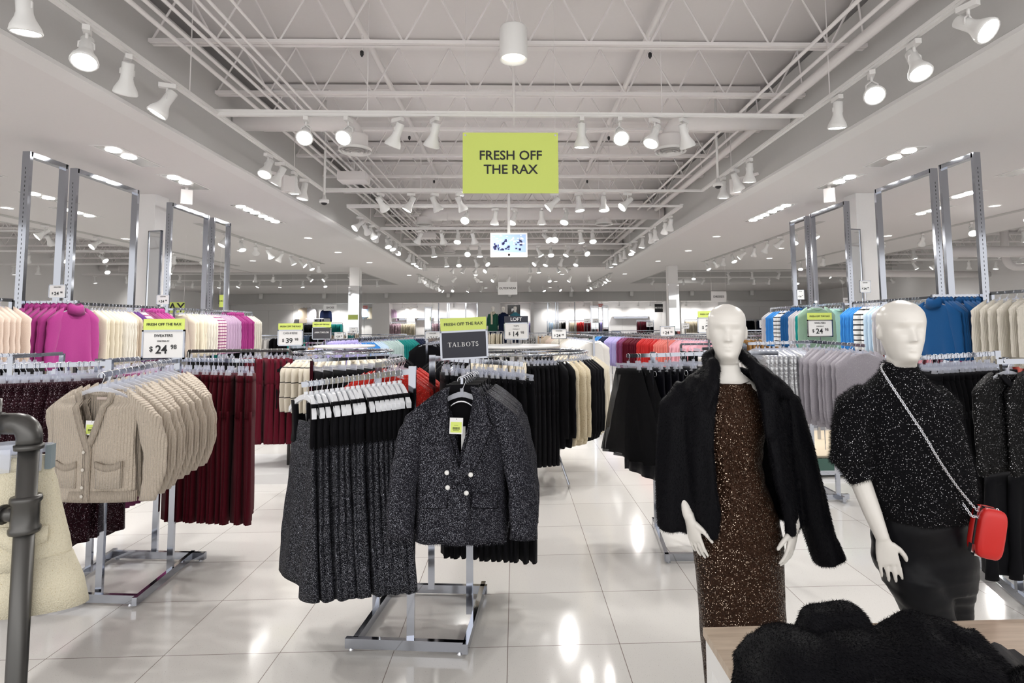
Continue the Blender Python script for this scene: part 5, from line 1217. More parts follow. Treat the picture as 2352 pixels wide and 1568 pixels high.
small(601, 761, 15, 'distant white $9.98 sign with red top above the black shoes racks', 22, 15, '9')
small(1372, 742, 16, 'distant white $24.98 sign left of the mirrored rear pier', 14, 9); small(1352, 742, 15, 'distant white $14.98 sign in the rear, right of centre', 14, 9, '14')
small(1580, 757, 14, 'distant white $29.98 sign right of the pink sweaters', 16, 11, '29'); small(1764, 757, 12, 'white $29.98 sign left of the sage sweaters', 20, 17, '29')
small(1497, 752, 17, 'distant white $59.98 sign by the dark rear pier', 15, 10, '59')
p = at(1896, 777, 6.7); card_sign('price_sign', 'lime-topped SWEATERS $24.98 sign between the mannequins', p, .285, price(.285, .18, 'SWEATERS', 'STARTING AT'), ('FRESH OFF THE RAX', .082, M_LIME, M_INK, .027), h=.18, stand=(1.55, (0,)))
p = at(1636, 766, 7.6); card_sign('price_sign', 'lime-topped DENIM $29.98 sign half hidden by the left mannequin head', p, .30, price(.30, .185, 'DENIM', 'STARTING AT', '29'), ('FRESH OFF THE RAX', .085, M_LIME, M_INK, .027), h=.185, stand=(1.59, (0,)))
def hang_sign(px, py, Y, wpx, hpx, label, tx, ts, bg=M_PAPER, mt=M_INK, wires=True, ztop=ZS):
    w_ = wpx*Y/F0; h_ = hpx*Y/F0; p = at(px, py, Y); t = empty('hanging_sign', label, 'sign', p); ztop = ZD if (abs(p[0]) > 5.4 and 20.2 < Y < 26.4) or abs(p[0]) > 9.3 else (3.10 if Y > 33 else ztop)
    MB().box(-w_/2, -.006, 0, w_/2, .006, h_).build('panel', bg, t)
    for (s_, dz, sz) in tx: text(s_, sz, mt, t, loc=(0, -.008, h_*dz), bold=.015)
    if wires:
        for sx in (-1, 1): MB().tube([(sx*w_*.47, 0, h_-.02), (sx*w_*.47, 0, ztop-p[2])], .002, 4).build('wire', M_STEEL, t); 
    return t
t = hang_sign(1178.5, 440, 5.0, 223, 144, 'large lime hanging sign reading FRESH OFF THE RAX', [('FRESH OFF', .615, .118), ('THE RAX', .385, .118)], None, M_LIME, ztop=ZD)
for sx in (-1, 1): MB().disc((sx*.405, -.0065, .53), .01, 12, Matrix.Rotation(PI/2, 3, 'X')).build('grommet', M_WIRE, t)
hang_sign(1170, 676, 20, 44, 29, 'small white OUTERWEAR sign hanging in the far centre', [('OUTERWEAR', .5, .1)], None)
hang_sign(1660, 697, 16, 36, 25, 'small grey DRESSES sign hanging above the left mannequin', [('DRESSES', .5, .085)], None, M_GREYC)
hang_sign(767, 710, 24, 29, 14, 'small white SHOES sign hanging at far left of centre', [('SHOES', .5, .11)], None)
hang_sign(528, 700, 14, 18, 28, 'lime CHECKOUT sign seen past the left chrome frames', [('CKOUT', .5, .06)], None, M_LIME)
hang_sign(1964, 703, 14, 20, 14, 'blank white hanging sign beside the right column', [('FINE', .5, .06)], None)
t = hang_sign(412, 712, 12, 60, 24, 'lime sign with big black letters AY behind the left frames', [('R AY', .45, .26)], None, M_LIME)
hang_sign(1519, 719, 25, 19, 19, 'black PETITE sign left of the far right column', [('PETITE', .5, .12)], None, M_INK, M_PAPER)
hang_sign(1184, 724, 29, 29, 24, 'black square brand sign behind the far mannequins', [('PC', .5, .2)], None, M_INK, M_PAPER)
# exit signs in red
for px, py, Y, nm in ((846, 706, 33, 'at the rear left of centre'), (368, 636, 20, 'mirrored high at far left'), (1384, 706, 33, 'at the rear right of centre')):
    t = hang_sign(px, py, Y, 11, 7, 'small red EXIT sign %s' % nm, [('EXIT', .5, .14)], None, M_RED, M_PAPER)
# monitor
p = at(1173.5, 589, 9.3); t = empty('ceiling_monitor', 'white surveillance monitor hung on a pole under the lime sign, showing the shop', 'monitor', p)
MB().box(-.305, 0, 0, .305, .06, .40).build('casing', M_TRACK, t)
scr = MB().box(-.28, -.003, .075, .28, .001, .375).build('screen', mat('screen_glow', (.22, .30, .62), .3, emit=.6), t)
rr = random.Random(4); b = MB(); b2 = MB()
for i in range(26):
    x = rr.uniform(-.27, .22); z = rr.uniform(.09, .26); b.box(x, -.005, z, x+rr.uniform(.015, .05), -.004, z+rr.uniform(.015, .05))
for i in range(30):
    x = rr.uniform(-.27, .24); z = rr.uniform(.2, .36); b2.box(x, -.0055, z, x+rr.uniform(.01, .04), -.0045, z+rr.uniform(.006, .02))
b.build('dark_shapes', mat('screen_dark', (.02, .02, .06), .3, emit=.5), t); b2.build('bright_shapes', mat('screen_bright', (.7, .75, .9), .3, emit=.5), t)
MB().lathe([(.02, 0), (.018, -.008), (.004, -.012)], (0, 0, .036), 14, M=Matrix.Rotation(-PI/2, 3, 'X') if False else Matrix.Rotation(PI/2, 3, 'X')).build('camera_lens', M_BLACK, t, True)
MB().tube([(0, .03, .4), (0, .03, ZD-p[2])], .024, 12).build('pole', M_TRACK, t, True)
p = at(1180, 230, 5.9); o = MB().tube([(0, 5.9, ZD), (0, 5.9, 3.83)], .016, 8).build('support_pole', M_STEEL); tag(o, 'slim white pole down from the deck to the first cross track', 'pole')

# ---------------------------------------------------------------- tall chrome frames with upper rails
def tall_frame(x, y0, y1, label, h=3.5):
    t = empty('tall_frame', label, 'display frame', (x, y0, 0)); w_ = .075; d_ = .038
    for yy in (0, y1-y0): MB().box(-.0375, yy-d_/2, 0, .0375, yy+d_/2, h).build('post', M_CHROME, t)
    MB().box(-.0375, 0, h-.05, .0375, y1-y0, h).build('top_bar', M_CHROME, t)
    b = MB()
    for yy in (-.0195, y1-y0+.0195):
        pass
    sl = MB()
    for i in range(48): sl.box(-.002 if x < 0 else -.002, -d_/2-.001, 1.2+i*.045, .003, -d_/2, 1.222+i*.045)
    sl.build('slot_strip', M_BLACK, t)
    return t
FR = [(5.76, 6.22), (6.37, 7.39), (8.12, 9.08), (9.26, 9.77)]
for sx, nm in ((-1, 'left'), (1, 'right')):
    for i, (a, b_) in enumerate(FR):
        tall_frame(sx*4.9, a, b_, 'tall polished chrome frame rising over the sweaters at %s, %s from the camera' % (nm, ordn(i+1)))
def rail(name, label, p, q, h_, w_=.03, hh=.03, posts=None, cat='hang rail', brackets=None):
    t = empty(name, label, cat, (p[0], p[1], 0)); dx, dy = q[0]-p[0], q[1]-p[1]
    MB().bar((0, 0, h_), (dx, dy, h_), w_, hh).build('rail', M_CHROME, t)
    for (u, l_) in (posts or []): MB().bar((dx*u, dy*u, 0), (dx*u, dy*u, l_), .03, .03).build('post', M_CHROME, t)
    for (u, bx) in (brackets or []): MB().bar((dx*u, dy*u, h_), (dx*u+bx, dy*u, h_), .02, .03).build('bracket', M_CHROME, t)
    return t
def colrow(x0, y0, x1, y1, z, runs, where, group, cat='sweater', name='sweater', lab='{c} sweater', make=None, yaw=0, space=.062, counted='from camera', **kw):
    """runs: (colour word, material, count[, neck]) spread evenly between the two ends"""
    tot = sum(r[2] for r in runs); i = 0; d = Vector((x1-x0, y1-y0, 0)); sd = 0; seen = {}
    for r in runs:
        sd += 1; k2 = dict(kw); nk = r[3] if len(r) > 3 else 'crew'
        if make: pr = make(name, 'x', cat, r[1], seed=sd, **k2)
        else: pr = make_top(name, 'x', cat, r[1], seed=sd, neck=nk, **k2)
        ua = i/tot; ub = (i+r[2]-1)/tot
        a = Vector((x0, y0, z))+d*ua; b_ = Vector((x0, y0, z))+d*ub
        cn = seen.get(r[0], 0)
        row(pr, a, b_ if r[2] > 1 else a+d*.001, r[2], '%s %s %s' % (r[0], lab, where), group, yaw=yaw, start=cn+1, jit=.07, where=counted)
        seen[r[0]] = cn+r[2]; i += r[2]
ZR = 2.0
for sx, nm in ((-1, 'left'), (1, 'right')):
    rail('hang_rail', 'chrome upper hang rail of the %s frames, nearer bay' % nm, (sx*4.62, 6.15), (sx*4.62, 7.6), ZR-.02, brackets=[(.15, sx*.28), (.86, sx*.28)], posts=[(0, ZR-.02), (1, ZR-.02)])
    rail('hang_rail', 'chrome upper rail stub nearest the camera, %s frames' % nm, (sx*4.62, 4.7), (sx*4.62, 5.35), ZR-.02, posts=[(0, ZR-.02), (1, ZR-.02)])
    rail('hang_rail', 'chrome face-out arm pointing into the aisle, %s frames' % nm, (sx*4.88, 5.8), (sx*4.36, 5.8), ZR-.02)
    rail('hang_rail', 'chrome upper hang rail of the %s frames, farther bay' % nm, (sx*4.62, 7.85), (sx*4.62, 10.1), ZR-.02, brackets=[(.12, sx*.28), (.55, sx*.28), (.63, sx*.28), (.86, sx*.28)], posts=[(0, ZR-.02), (1, ZR-.02)])
z = ZR-.003
colrow(-4.62, 4.78, -4.62, 5.3, z, [('blush', K_PINKB, 8)], 'at the near end of the left upper rail', 'blush sweaters, left upper rail', lab='sweater', d=.025, w=.21)
colrow(-4.40, 5.80, -4.88, 5.80, z, [('fuchsia ribbed-collar', K_FUCH, 9, 'turtle')], 'on the left upper rail', 'fuchsia sweaters, left upper rail', lab='sweater', name='turtleneck_sweater', counted='from the aisle', d=.026, w=.235, L=.56, r0=.085, fold=.02, splay=.05)
colrow(-4.62, 6.22, -4.62, 7.55, z, [('cream', K_CREAM, 5), ('ivory cable', K_IVORY, 4), ('beige', K_BEIGE, 2), ('purple', K_PURP, 2), ('pink striped', K_PSTR, 2), ('plum', K_PLUM, 3), ('deep fuchsia', K_FUCH, 5, 'turtle')], 'on the left upper rail, mid', 'mixed sweaters, left upper rail', lab='sweater', d=.024)
colrow(-4.62, 7.95, -4.62, 9.98, z, [('cream', K_CREAM, 5), ('ivory', K_IVORY, 4), ('pink striped', K_PSTR, 4), ('mauve', K_MAUVE, 7), ('fuchsia', K_FUCH, 7, 'turtle'), ('white', K_IVORY, 4)], 'in the farther left bay', 'mixed sweaters, farther left bay', lab='sweater', d=.024)
colrow(4.62, 4.78, 4.62, 5.33, z, [('cream ribbed', K_IVORY, 7)], 'at the near end of the right upper rail', 'cream ribbed sweaters, right upper rail', lab='sweater', d=.03, w=.215, L=.6)
colrow(4.40, 5.82, 4.88, 5.82, z, [('cobalt blue ribbed-collar', K_BLUE, 9, 'turtle')], 'on the right upper rail', 'cobalt sweaters, right upper rail', lab='sweater', name='turtleneck_sweater', counted='from the aisle', d=.026, w=.235, L=.58, r0=.085, fold=.02, splay=.05)
colrow(4.62, 6.32, 4.62, 7.55, z, [('teal', K_TEAL, 2), ('mint', K_MINT, 3), ('grey', K_LGREY, 4), ('pale blue', K_SKY, 3), ('black-and-white striped', K_BWS, 4), ('azure', K_AZUR, 5)], 'on the right upper rail, mid', 'mixed sweaters, right upper rail', lab='sweater', d=.024)
colrow(4.62, 7.95, 4.62, 9.98, z, [('mint', K_MINT, 3), ('sage', K_SAGE, 5), ('teal', K_TEAL, 3), ('lavender grey', K_LGREY, 3), ('cobalt', K_BLUE, 4, 'turtle'), ('striped', K_BWS, 3), ('azure', K_AZUR, 4), ('pale grey', K_LGREY, 2)], 'in the farther right bay', 'mixed sweaters, farther right bay', lab='sweater', d=.024)
# frontal sage sweater on a face-out arm
o = make_top('sweater', 'sage sweater hung facing out behind the lime $24.98 sign at right', 'sweater', K_SAGE, w=.23, L=.6, d=.03, seed=5); o.location = (3.72, 6.9, 1.99); o.rotation_euler = (0, 0, .25)
rail('hang_rail', 'short chrome face-out arm holding the sage sweater', (3.72, 6.9), (3.9, 7.3), 1.97, posts=[(1, 1.97)])

# ---------------------------------------------------------------- lower racks along the left side
rack('chrome rack of black trousers at far left behind the sequin trousers', [((-4.3, 4.6), (-3.6, 4.6)), ((-4.3, 5.1), (-3.6, 5.1))], [(-3.95, 4.6, 1.5), (-3.95, 5.1, 1.5)], [((-4.35, 4.85, 1.50), (-3.92, 4.85, 1.50)), ((-3.95, 4.6, 1.5), (-3.95, 5.1, 1.5))])
pq = make_pants('black_trousers', 'x', 'trousers', K_BLACK, w=.18, L=1.05, seed=12)
row(pq, (-4.33, 4.85, 1.518), (-3.98, 4.85, 1.518), 9, 'black trousers clipped on the far-left rack', 'black trousers at far left', yaw=.3, where='from left')
# pipe rack with burgundy and black joggers
t = empty('pipe_rack', 'dark pipe rack holding burgundy joggers behind the velvet trousers', 'clothes rack', (-2.68, 6.9, 0))
MB().tube(elbow((-1.2, 0, 1.44), (0, 0, 1.44), (0, 0, 0), .05), .02, 12).build('pipe', M_PIPE, t, True); MB().tube([(-1.2, 0, 1.44), (-1.2, 0, 0)], .02, 12).build('post', M_PIPE, t, True)
MB().lathe([(.027, 0), (.027, .06)], (0, 0, 1.0), 14).build('coupling', M_PIPE, t)
bj = make_pants('joggers', 'x', 'joggers', K_BURG, w=.19, L=.97, seed=7, flare=.9, d=.032, fold=.01); row(bj, (-3.22, 6.9, 1.462), (-2.72, 6.9, 1.462), 9, 'burgundy fleece joggers on the dark pipe rack', 'burgundy fleece joggers', yaw=.55, where='from left')
bk = make_pants('joggers', 'x', 'joggers', K_BLACK, w=.19, L=.93, seed=9, flare=.9, d=.03); row(bk, (-3.84, 6.9, 1.462), (-3.28, 6.9, 1.462), 8, 'black joggers on the dark pipe rack', 'black fleece joggers', yaw=.55, where='from left')
o = MB().box(-3.7, 6.45, 0, -2.25, 7.5, .10).build('display_plinth', mat('gloss_white', (.8, .8, .8), .15)); tag(o, 'low glossy white plinth on the floor under the joggers', 'plinth')
# ---------------------------------------------------------------- round racks
def round_rack(cx, cy, r, h, label, runs, where, grp, top=True):
    t = empty('round_rack', label, 'clothes rack', (cx, cy, 0))
    n_ = 40; ring = [(r*math.cos(2*PI*k/n_), r*math.sin(2*PI*k/n_), h) for k in range(n_+1)]
    MB().tube(ring, .013, 8, caps=False).build('ring_rail', M_CHROME, t, True)
    MB().tube([(r*.75*math.cos(2*PI*k/n_), r*.75*math.sin(2*PI*k/n_), .35) for k in range(n_+1)], .01, 6, caps=False).build('lower_ring', M_CHROME, t, True)
    for k in range(4):
        a = PI/4+PI/2*k; MB().tube([(r*.98*math.cos(a), r*.98*math.sin(a), h), (r*.75*math.cos(a), r*.75*math.sin(a), .35), (r*.95*math.cos(a), r*.95*math.sin(a), .01)], .011, 8).build('leg', M_CHROME, t)
    if top:
        MB().lathe([(r*.62, 0), (r*.63, .01), (r*.63, .022), (r*.62, .03)], (0, 0, h+.05), 40).build('top_shelf', mat('gloss_white', (.8, .8, .8), .15), t)
        MB().tube([(0, 0, .35), (0, 0, h+.05)], .012, 8).build('centre_post', M_CHROME, t)
        for a in (0, PI/2): MB().bar((-r*math.cos(a), -r*math.sin(a), h), (r*math.cos(a), r*math.sin(a), h), .012, .02).build('spoke', M_CHROME, t)
    for (word, mk, a0, a1, cnt) in runs:
        pr = mk()
        for i in range(cnt):
            a = math.radians(lerp(a0, a1, i/max(1, cnt-1))); loc = (cx+r*math.cos(a), cy+r*math.sin(a), h+.016)
            lb = '%s %s, %s counted clockwise' % (word, where, ordn(i+1)) if True else ''
            if i == 0: pr.location = loc; pr.rotation_euler = (0, 0, a+rs.gauss(0, .05)); pr['label'] = lb; pr['group'] = word+' '+grp
            else: dup(pr, loc, a+rs.gauss(0, .07), lb, word+' '+grp)
    return t
def T(name, mt, cat='sweater', **k): return lambda: make_top(name, 'x', cat, mt, **k)
def P(name, mt, cat='trousers', **k): return lambda: make_pants(name, 'x', cat, mt, **k)
round_rack(0.0, 6.75, .84, 1.40, 'large round chrome rack behind the blazers with black and cream clothes',
    [('cream cardigan', T('long_cardigan', K_CREAM, 'cardigan', L=.6, seed=1), -118, -84, 9), ('black trousers', P('black_trousers', K_BLACK, L=1.0, w=.17, seed=21, d=.026), -82, -65, 7), ('black cardigan', T('long_cardigan', K_BLACK, 'cardigan', L=.86, seed=2, sl=.7, d=.03), -62, -57, 2),
     ('cream speckled cardigan', T('long_cardigan', K_CSPK, 'cardigan', L=.86, seed=3, d=.035, sl=.72), -53, -44, 3), ('black knit dress', T('knit_dress', K_BLACK, 'dress', L=.84, seed=4, d=.03, sl=.7), -40, -28, 4), ('long cream cardigan', T('long_cardigan', K_CREAM, 'cardigan', L=.82, seed=5, sl=.7, d=.03), -23, 40, 10),
     ('black sweater', T('sweater', K_BLACK, seed=6, L=.62, d=.03), -175, -125, 10), ('black trousers at back', P('black_trousers', K_BLACK, L=1.0, w=.17, seed=22), 60, 165, 12)],
    'on the big round rack', 'on the round rack behind the blazers')
round_rack(-2.18, 7.35, .60, 1.40, 'round chrome rack at left with cream black-checked cardigans',
    [('cream black-lined cardigan', T('checked_cardigan', K_CBS, 'cardigan', L=.58, seed=11, d=.03, w=.2), -128, -28, 16), ('black cardigan', T('cardigan', K_BLACK, 'cardigan', L=.6, seed=12), -150, -134, 3), ('black cardigan edge', T('cardigan', K_BLACK, 'cardigan', L=.6, seed=13), -20, 10, 4), ('black trousers round the back', P('black_trousers', K_BLACK, L=.95, seed=14), 30, 200, 14)],
    'on the left round rack', 'on the left round rack')
# ---------------------------------------------------------------- long rails of colour
for (x0, y0, x1, y1, nm) in ((-2.95, 8.9, -1.75, 15.2, 'left'), (3.05, 8.9, 1.75, 15.2, 'right')):
    rail('hang_rail', 'long white-chrome rail of bright sweaters at %s of centre' % nm, (x0, y0), (x1, y1), 1.50, .02, .045, posts=[(0, 1.5), (.2, 1.5), (.4, 1.5), (.6, 1.5), (.8, 1.5), (1, 1.5)])
colrow(-2.93, 9.0, -1.78, 15.1, 1.525, [('lilac', K_LILAC, 11, 'turtle'), ('azure', K_AZUR, 6), ('white', K_SKY, 4), ('ice green', K_ICE, 9), ('teal', K_TEAL, 10), ('navy', K_NAVY, 7), ('striped navy', K_NWS, 6), ('beige', K_BEIGE, 4), ('printed', K_PRINT, 5), ('black', K_BLACK, 10)], 'on the long left rail', 'sweaters on the long left rail', lab='sweater', d=.03, L=.62)
colrow(3.03, 9.0, 1.78, 15.1, 1.525, [('pink', K_PINK, 10), ('coral', K_CORAL, 8), ('red', K_REDK, 10), ('wine', K_BURG, 9), ('plum', K_PLUM, 4), ('lavender', K_LILAC, 10), ('navy', K_NAVY, 5), ('azure', K_AZUR, 5), ('green striped', K_FOREST, 5), ('grey', K_GREY, 5), ('black', K_BLACK, 8)], 'on the long right rail', 'sweaters on the long right rail', lab='sweater', d=.03, L=.62)
rail('hang_rail', 'chrome rail of white sweaters running back beside the round rack', (1.20, 8.7), (.85, 14.5), 1.52, .02, .045, posts=[(0, 1.52), (.3, 1.52), (.6, 1.52), (1, 1.52)])
colrow(1.20, 8.72, .87, 14.3, 1.545, [('white sheer', K_WHITE, 14), ('ivory', K_IVORY, 12), ('blush', K_PINKB, 8), ('beige', K_BEIGE, 8)], 'on the rail right of the round rack', 'white sweaters on the centre rail', lab='blouse', name='blouse', cat='blouse', d=.028, w=.2, L=.66, sl=.6)  # white and cream knit sweaters under a separate garment name
rail('hang_rail', 'chrome rail of black sweaters running back left of the round rack', (-1.22, 7.9), (-.95, 13.5), 1.52, .02, .045, posts=[(0, 1.52), (.3, 1.52), (.6, 1.52), (1, 1.52)])
colrow(-1.22, 7.95, -.97, 13.3, 1.545, [('black', K_BLACK, 10), ('grey', K_GREY, 8), ('striped', K_NWS, 8), ('black knit', K_BLACK, 8)], 'on the rail left of the round rack', 'black sweaters on the centre rail', lab='tunic', name='tunic', cat='tunic', d=.03, w=.22, L=.7, sl=.6)  # row of dark sweaters; the garment word only sets them apart
# ---------------------------------------------------------------- right side racks
rack('chrome rack of black leather skirts left of the front mannequin', [((1.06, 4.18), (1.75, 4.15)), ((1.16, 4.92), (1.80, 4.88)), ((1.075, 4.15), (1.17, 4.95)), ((1.70, 4.15), (1.76, 4.9))],
     [(1.50, 4.45, 1.50), (1.70, 4.6, 1.48), (1.15, 4.75, 1.48)], [((1.52, 4.45, 1.475), (.87, 4.42, 1.465)), ((1.50, 4.45, 1.48), (2.1, 4.5, 1.47))])
sk = make_skirt('leather_skirt', 'x', 'skirt', K_LEATH, w=.165, w2=.22, L=.80, seed=3, d=.016, d2=.024, nf=4, fold=.012)
row(sk, (.98, 4.425, 1.482), (1.46, 4.447, 1.49), 9, 'black leather skirt clipped on the rack left of the mannequin', 'black leather skirts', yaw=.35, where='from left')
def tulle():
    if 'tulle' in MT: return MT['tulle']
    m, n, l, b = nt('tulle'); b.inputs['Base Color'].default_value = (.008, .008, .009, 1); b.inputs['Roughness'].default_value = .8; b.inputs['Specular IOR Level'].default_value = .1
    tr = n.new('ShaderNodeBsdfTransparent'); mx = n.new('ShaderNodeMixShader'); mx.inputs[0].default_value = .72
    l.new(tr.outputs[0], mx.inputs[1]); l.new(b.outputs[0], mx.inputs[2]); l.new(mx.outputs[0], n['Material Output'].inputs[0]); MT['tulle'] = m; return m
tk = make_skirt('tulle_skirt', 'x', 'skirt', tulle(), w=.15, w2=.36, L=.66, d=.03, d2=.08, nf=6, fold=.03, seed=8)
row(tk, (.885, 4.42, 1.482), (.94, 4.42, 1.482), 2, 'sheer black tulle skirt at the left end of the skirt rack', 'black tulle skirts', yaw=.6, where='from left')
rings = MB()
for i in range(6):
    x = .98+.085*i; c_ = Vector((x-.10, 4.26, 1.335)); rings.tube([c_+Vector((.018*math.cos(a), 0, .018*math.sin(a))) for a in [2*PI*k/12 for k in range(13)]], .004, 6, caps=False)
k_ = 0
o = [x for x in C.objects if x.name.startswith('leather_skirt') and x.parent is None]
for sk_ in o: bb = MB().tube([(.02*math.cos(a)+.09, -.026, -.155+.02*math.sin(a)) for a in [2*PI*k/12 for k in range(13)]], .004, 6, caps=False).build('belt_ring', M_WIRE, sk_, True)
rack('chrome rack behind the mannequins with silver vests and grey sweaters', [((2.3, 5.5), (3.2, 5.5)), ((2.3, 6.2), (3.2, 6.2)), ((2.4, 5.4), (2.4, 6.3)), ((3.1, 5.4), (3.1, 6.3))],
     [(3.10, 5.95, 1.53), (2.4, 5.9, 1.5), (3.1, 5.5, 1.0)], [((3.12, 5.9, 1.51), (2.42, 5.86, 1.50)), ((3.12, 6.0, 1.515), (3.30, 5.28, 1.49)), ((2.4, 5.9, 1.46), (1.95, 5.9, 1.45))])
vs_ = make_top('silver_vest', 'x', 'vest', K_SILV, w=.17, L=.74, sl=0, d=.034, fold=.016, seed=4, neck='none')
row(vs_, (2.5, 5.863, 1.525), (3.06, 5.893, 1.53), 12, 'metallic silver vest on the rack between the mannequins', 'metallic silver vests', yaw=.35, where='from left')
gs_ = make_top('grey_sweater', 'x', 'sweater', K_GREY, w=.235, L=.74, d=.04, sl=.62, seed=9, r0=.085)
row(gs_, (3.295, 5.30, 1.51), (3.15, 5.88, 1.53), 11, 'grey marl sweater on the rack between the mannequins', 'grey marl sweaters', jit=.04, yaw=-.15, where='from the front')
wq = make_pants('white_trousers', 'x', 'trousers', K_WHITE, w=.15, L=.8, seed=31); row(wq, (2.0, 5.9, 1.475), (2.36, 5.9, 1.482), 8, 'white trousers left of the silver vests', 'white trousers behind the mannequin', yaw=.3, where='from left')
# right edge rack
rack('chrome rack at the right edge with sequin cardigans and black trousers', [((3.22, 4.02), (3.9, 4.0)), ((3.02, 3.38), (3.75, 3.30)), ((3.24, 4.05), (3.0, 3.3)), ((3.9, 4.0), (3.7, 3.25))],
     [(3.07, 3.50, 1.48), (3.42, 3.95, 1.50), (3.7, 3.5, 1.48)], [((3.42, 3.95, 1.48), (2.76, 3.90, 1.455)), ((2.78, 3.22, 1.475), (3.4, 3.20, 1.48)), ((3.07, 3.50, 1.47), (3.07, 3.20, 1.475))])
pz = make_pants('black_trousers', 'x', 'trousers', K_BLACK, w=.18, L=1.0, seed=33); row(pz, (2.79, 3.903, 1.474), (3.36, 3.945, 1.496), 15, 'black trousers clipped behind the right mannequin', 'black trousers behind the right mannequin', yaw=.25, where='from left')
sc_ = make_top('sequin_cardigan', 'x', 'cardigan', K_SEQB, w=.215, L=.54, d=.04, sl=.5, seed=14, r0=.075, fold=.01)
dk = MB()
for zz in (-.17, -.24, -.31, -.38, -.45, -.52, -.58): MB().ell((0, -.052, zz), .006, .004, .006, 10, 6).build('button', M_WIRE, sc_, True)
strip(MB(), [(0, -.046, -.14), (0, -.050, -.3), (0, -.048, -.64)], .026).build('button_band', K_BLACK, sc_)
for s in (-1, 1): strip(MB(), [(s*.085, -.022, -.095), (s*.07, -.040, -.13), (s*.02, -.046, -.175)], .03).build('neckband', K_BLACK, sc_)
for s in range(4):
    o = sc_ if s == 0 else dup(sc_, (2.82+.12*s, 3.215, 1.497), math.pi/2-1.25+rs.gauss(0, .05), '', '')
    o.location = (2.84+.17*s, 3.215, 1.497); o.rotation_euler = (0, 0, .22+.06*s); o['label'] = 'black sequin cardigan with silver buttons at the right edge, %s from left' % ordn(s+1); o['group'] = 'black sequin cardigans'
MB().box(-.02, -.002, -.032, .025, 0, 0).build('price_tag', M_PAPER, sc_).location = (0, -.045, -.125)
bs = make_skirt('black_skirt', 'x', 'skirt', K_BLACK, w=.18, w2=.26, L=.55, ztop=-.5, d=.03, d2=.05, hanger=False, seed=3)
for s in range(3):
    o = bs if s == 0 else dup(bs, (0, 0, 0), 0, '', '')
    o.location = (2.9+.14*s, 3.36, 1.30); o.rotation_euler = (0, 0, .4); o['label'] = 'long black skirt hanging under the sequin cardigans, %s from left' % ordn(s+1); o['group'] = 'black skirts at the right edge'

# ---------------------------------------------------------------- mid and far field: many smaller rails
def cheap_top(name, mt, w=.2, L=.6, seed=0):
    b = torso(MB(), [(-.09-L, w, .03), (-.16, w*.98, .028), (-.14, w*.92, .022), (-.095, .07, .02)], .008, 3, seed, 14, 5)
    for s in (-1, 1): b.loft([[(s*(w*.93+dx+.03*u), .026*sy, -.16-.5*u) for dx, sy in ((-.05, 0), (0, -1), (.045, 0), (0, 1))] for u in (0, .5, 1)])
    return b.build(name, mt, None, True)
def cheap_pants(name, mt, w=.17, L=.95, seed=0): return pants_mb(w, L, .028, seed).build(name, mt, None, True)
FARV, FARF, FARM, FARMATS = [], [], [], []
def far_add(b, M, mt):
    if mt.name not in FARMATS: FARMATS.append(mt.name)
    k = FARMATS.index(mt.name); o = len(FARV); FARV.extend([tuple(M @ Vector(v)) for v in b.v]); FARF.extend([tuple(i+o for i in f) for f in b.f]); FARM.extend([k]*len(b.f))
def cheap_top_mb(w=.2, L=.6, seed=0):
    b = torso(MB(), [(-.09-L, w, .03), (-.16, w*.98, .028), (-.14, w*.92, .022), (-.095, .07, .02)], .008, 3, seed, 14, 5)
    for s in (-1, 1): b.loft([[(s*(w*.93+dx+.03*u), .026*sy, -.16-.5*u) for dx, sy in ((-.05, 0), (0, -1), (.045, 0), (0, 1))] for u in (0, .5, 1)])
    return b
def far_rail(x0, y0, x1, y1, z, cols, where, kind='top', L=.6, n=None, yaw=0, posts=True):
    d = Vector((x1-x0, y1-y0, 0)); ln = d.length
    t = rail('hang_rail', 'chrome hang rail %s' % where, (x0, y0), (x1, y1), z, .02, .03, posts=[(0, z), (1, z)] if ln < 3 else [(0, z), (.5, z), (1, z)])
    n = n or int(ln/.09); base = math.atan2(d.y, d.x)-PI/2+yaw; pr = {}; cnt = {}
    hb = hook_mb(); hb.box(-.17, -.004, -.115, .17, .004, -.075)
    for i in range(n):
        word, mt = cols[int(i/n*len(cols))]; kk = word; u = (i+.5)/n
        loc_ = Vector((x0+d.x*u, y0+d.y*u, z+.015)); rz = base+rs.gauss(0, .1)
        if kind == 'top':
            M = Matrix.Translation(loc_) @ Matrix.Rotation(rz, 4, 'Z'); far_add(cheap_top_mb(L=L, seed=i % 4), M, mt); far_add(hb, M, M_CLEAR); continue
        if kk not in pr: pr[kk] = cheap_pants('trousers', mt, L=L, seed=len(pr)+3); o = pr[kk]
        else: o = pr[kk].copy(); C.objects.link(o)
        cnt[kk] = cnt.get(kk, 0)+1
        o.location = loc_; o.rotation_euler = (0, 0, rz)
        o['label'] = '%s pair of trousers %s, %s along' % (word, where, ordn(cnt[kk])); o['category'] = 'trousers'; o['group'] = '%s trousers %s' % (word, where)
        hook_far(o)
HK = None
def hook_far(o):
    global HK
    if HK is None: 
        b = hook_mb(); b.box(-.17, -.004, -.115, .17, .004, -.075); HK = b.build('hanger', M_CLEAR, o)
    else: h = HK.copy(); C.objects.link(h); h.parent = o
B_, N_, W_, C_, R_ = ('black', K_BLACK), ('navy', K_NAVY), ('white', K_WHITE), ('cream', K_CREAM), ('red', K_REDK)
far_rail(-4.3, 11, -2.9, 11, 1.42, [B_], 'behind the cashmere sign', 'pants', .9)
far_rail(-3.5, 9.7, -3.1, 9.7, 1.45, [('camel', K_CAMEL)], 'left of the cashmere sign', n=7, yaw=.5)
far_rail(-4.3, 13, -2.5, 13.2, 1.42, [B_, N_], 'far left of the long rail', 'pants', .9)
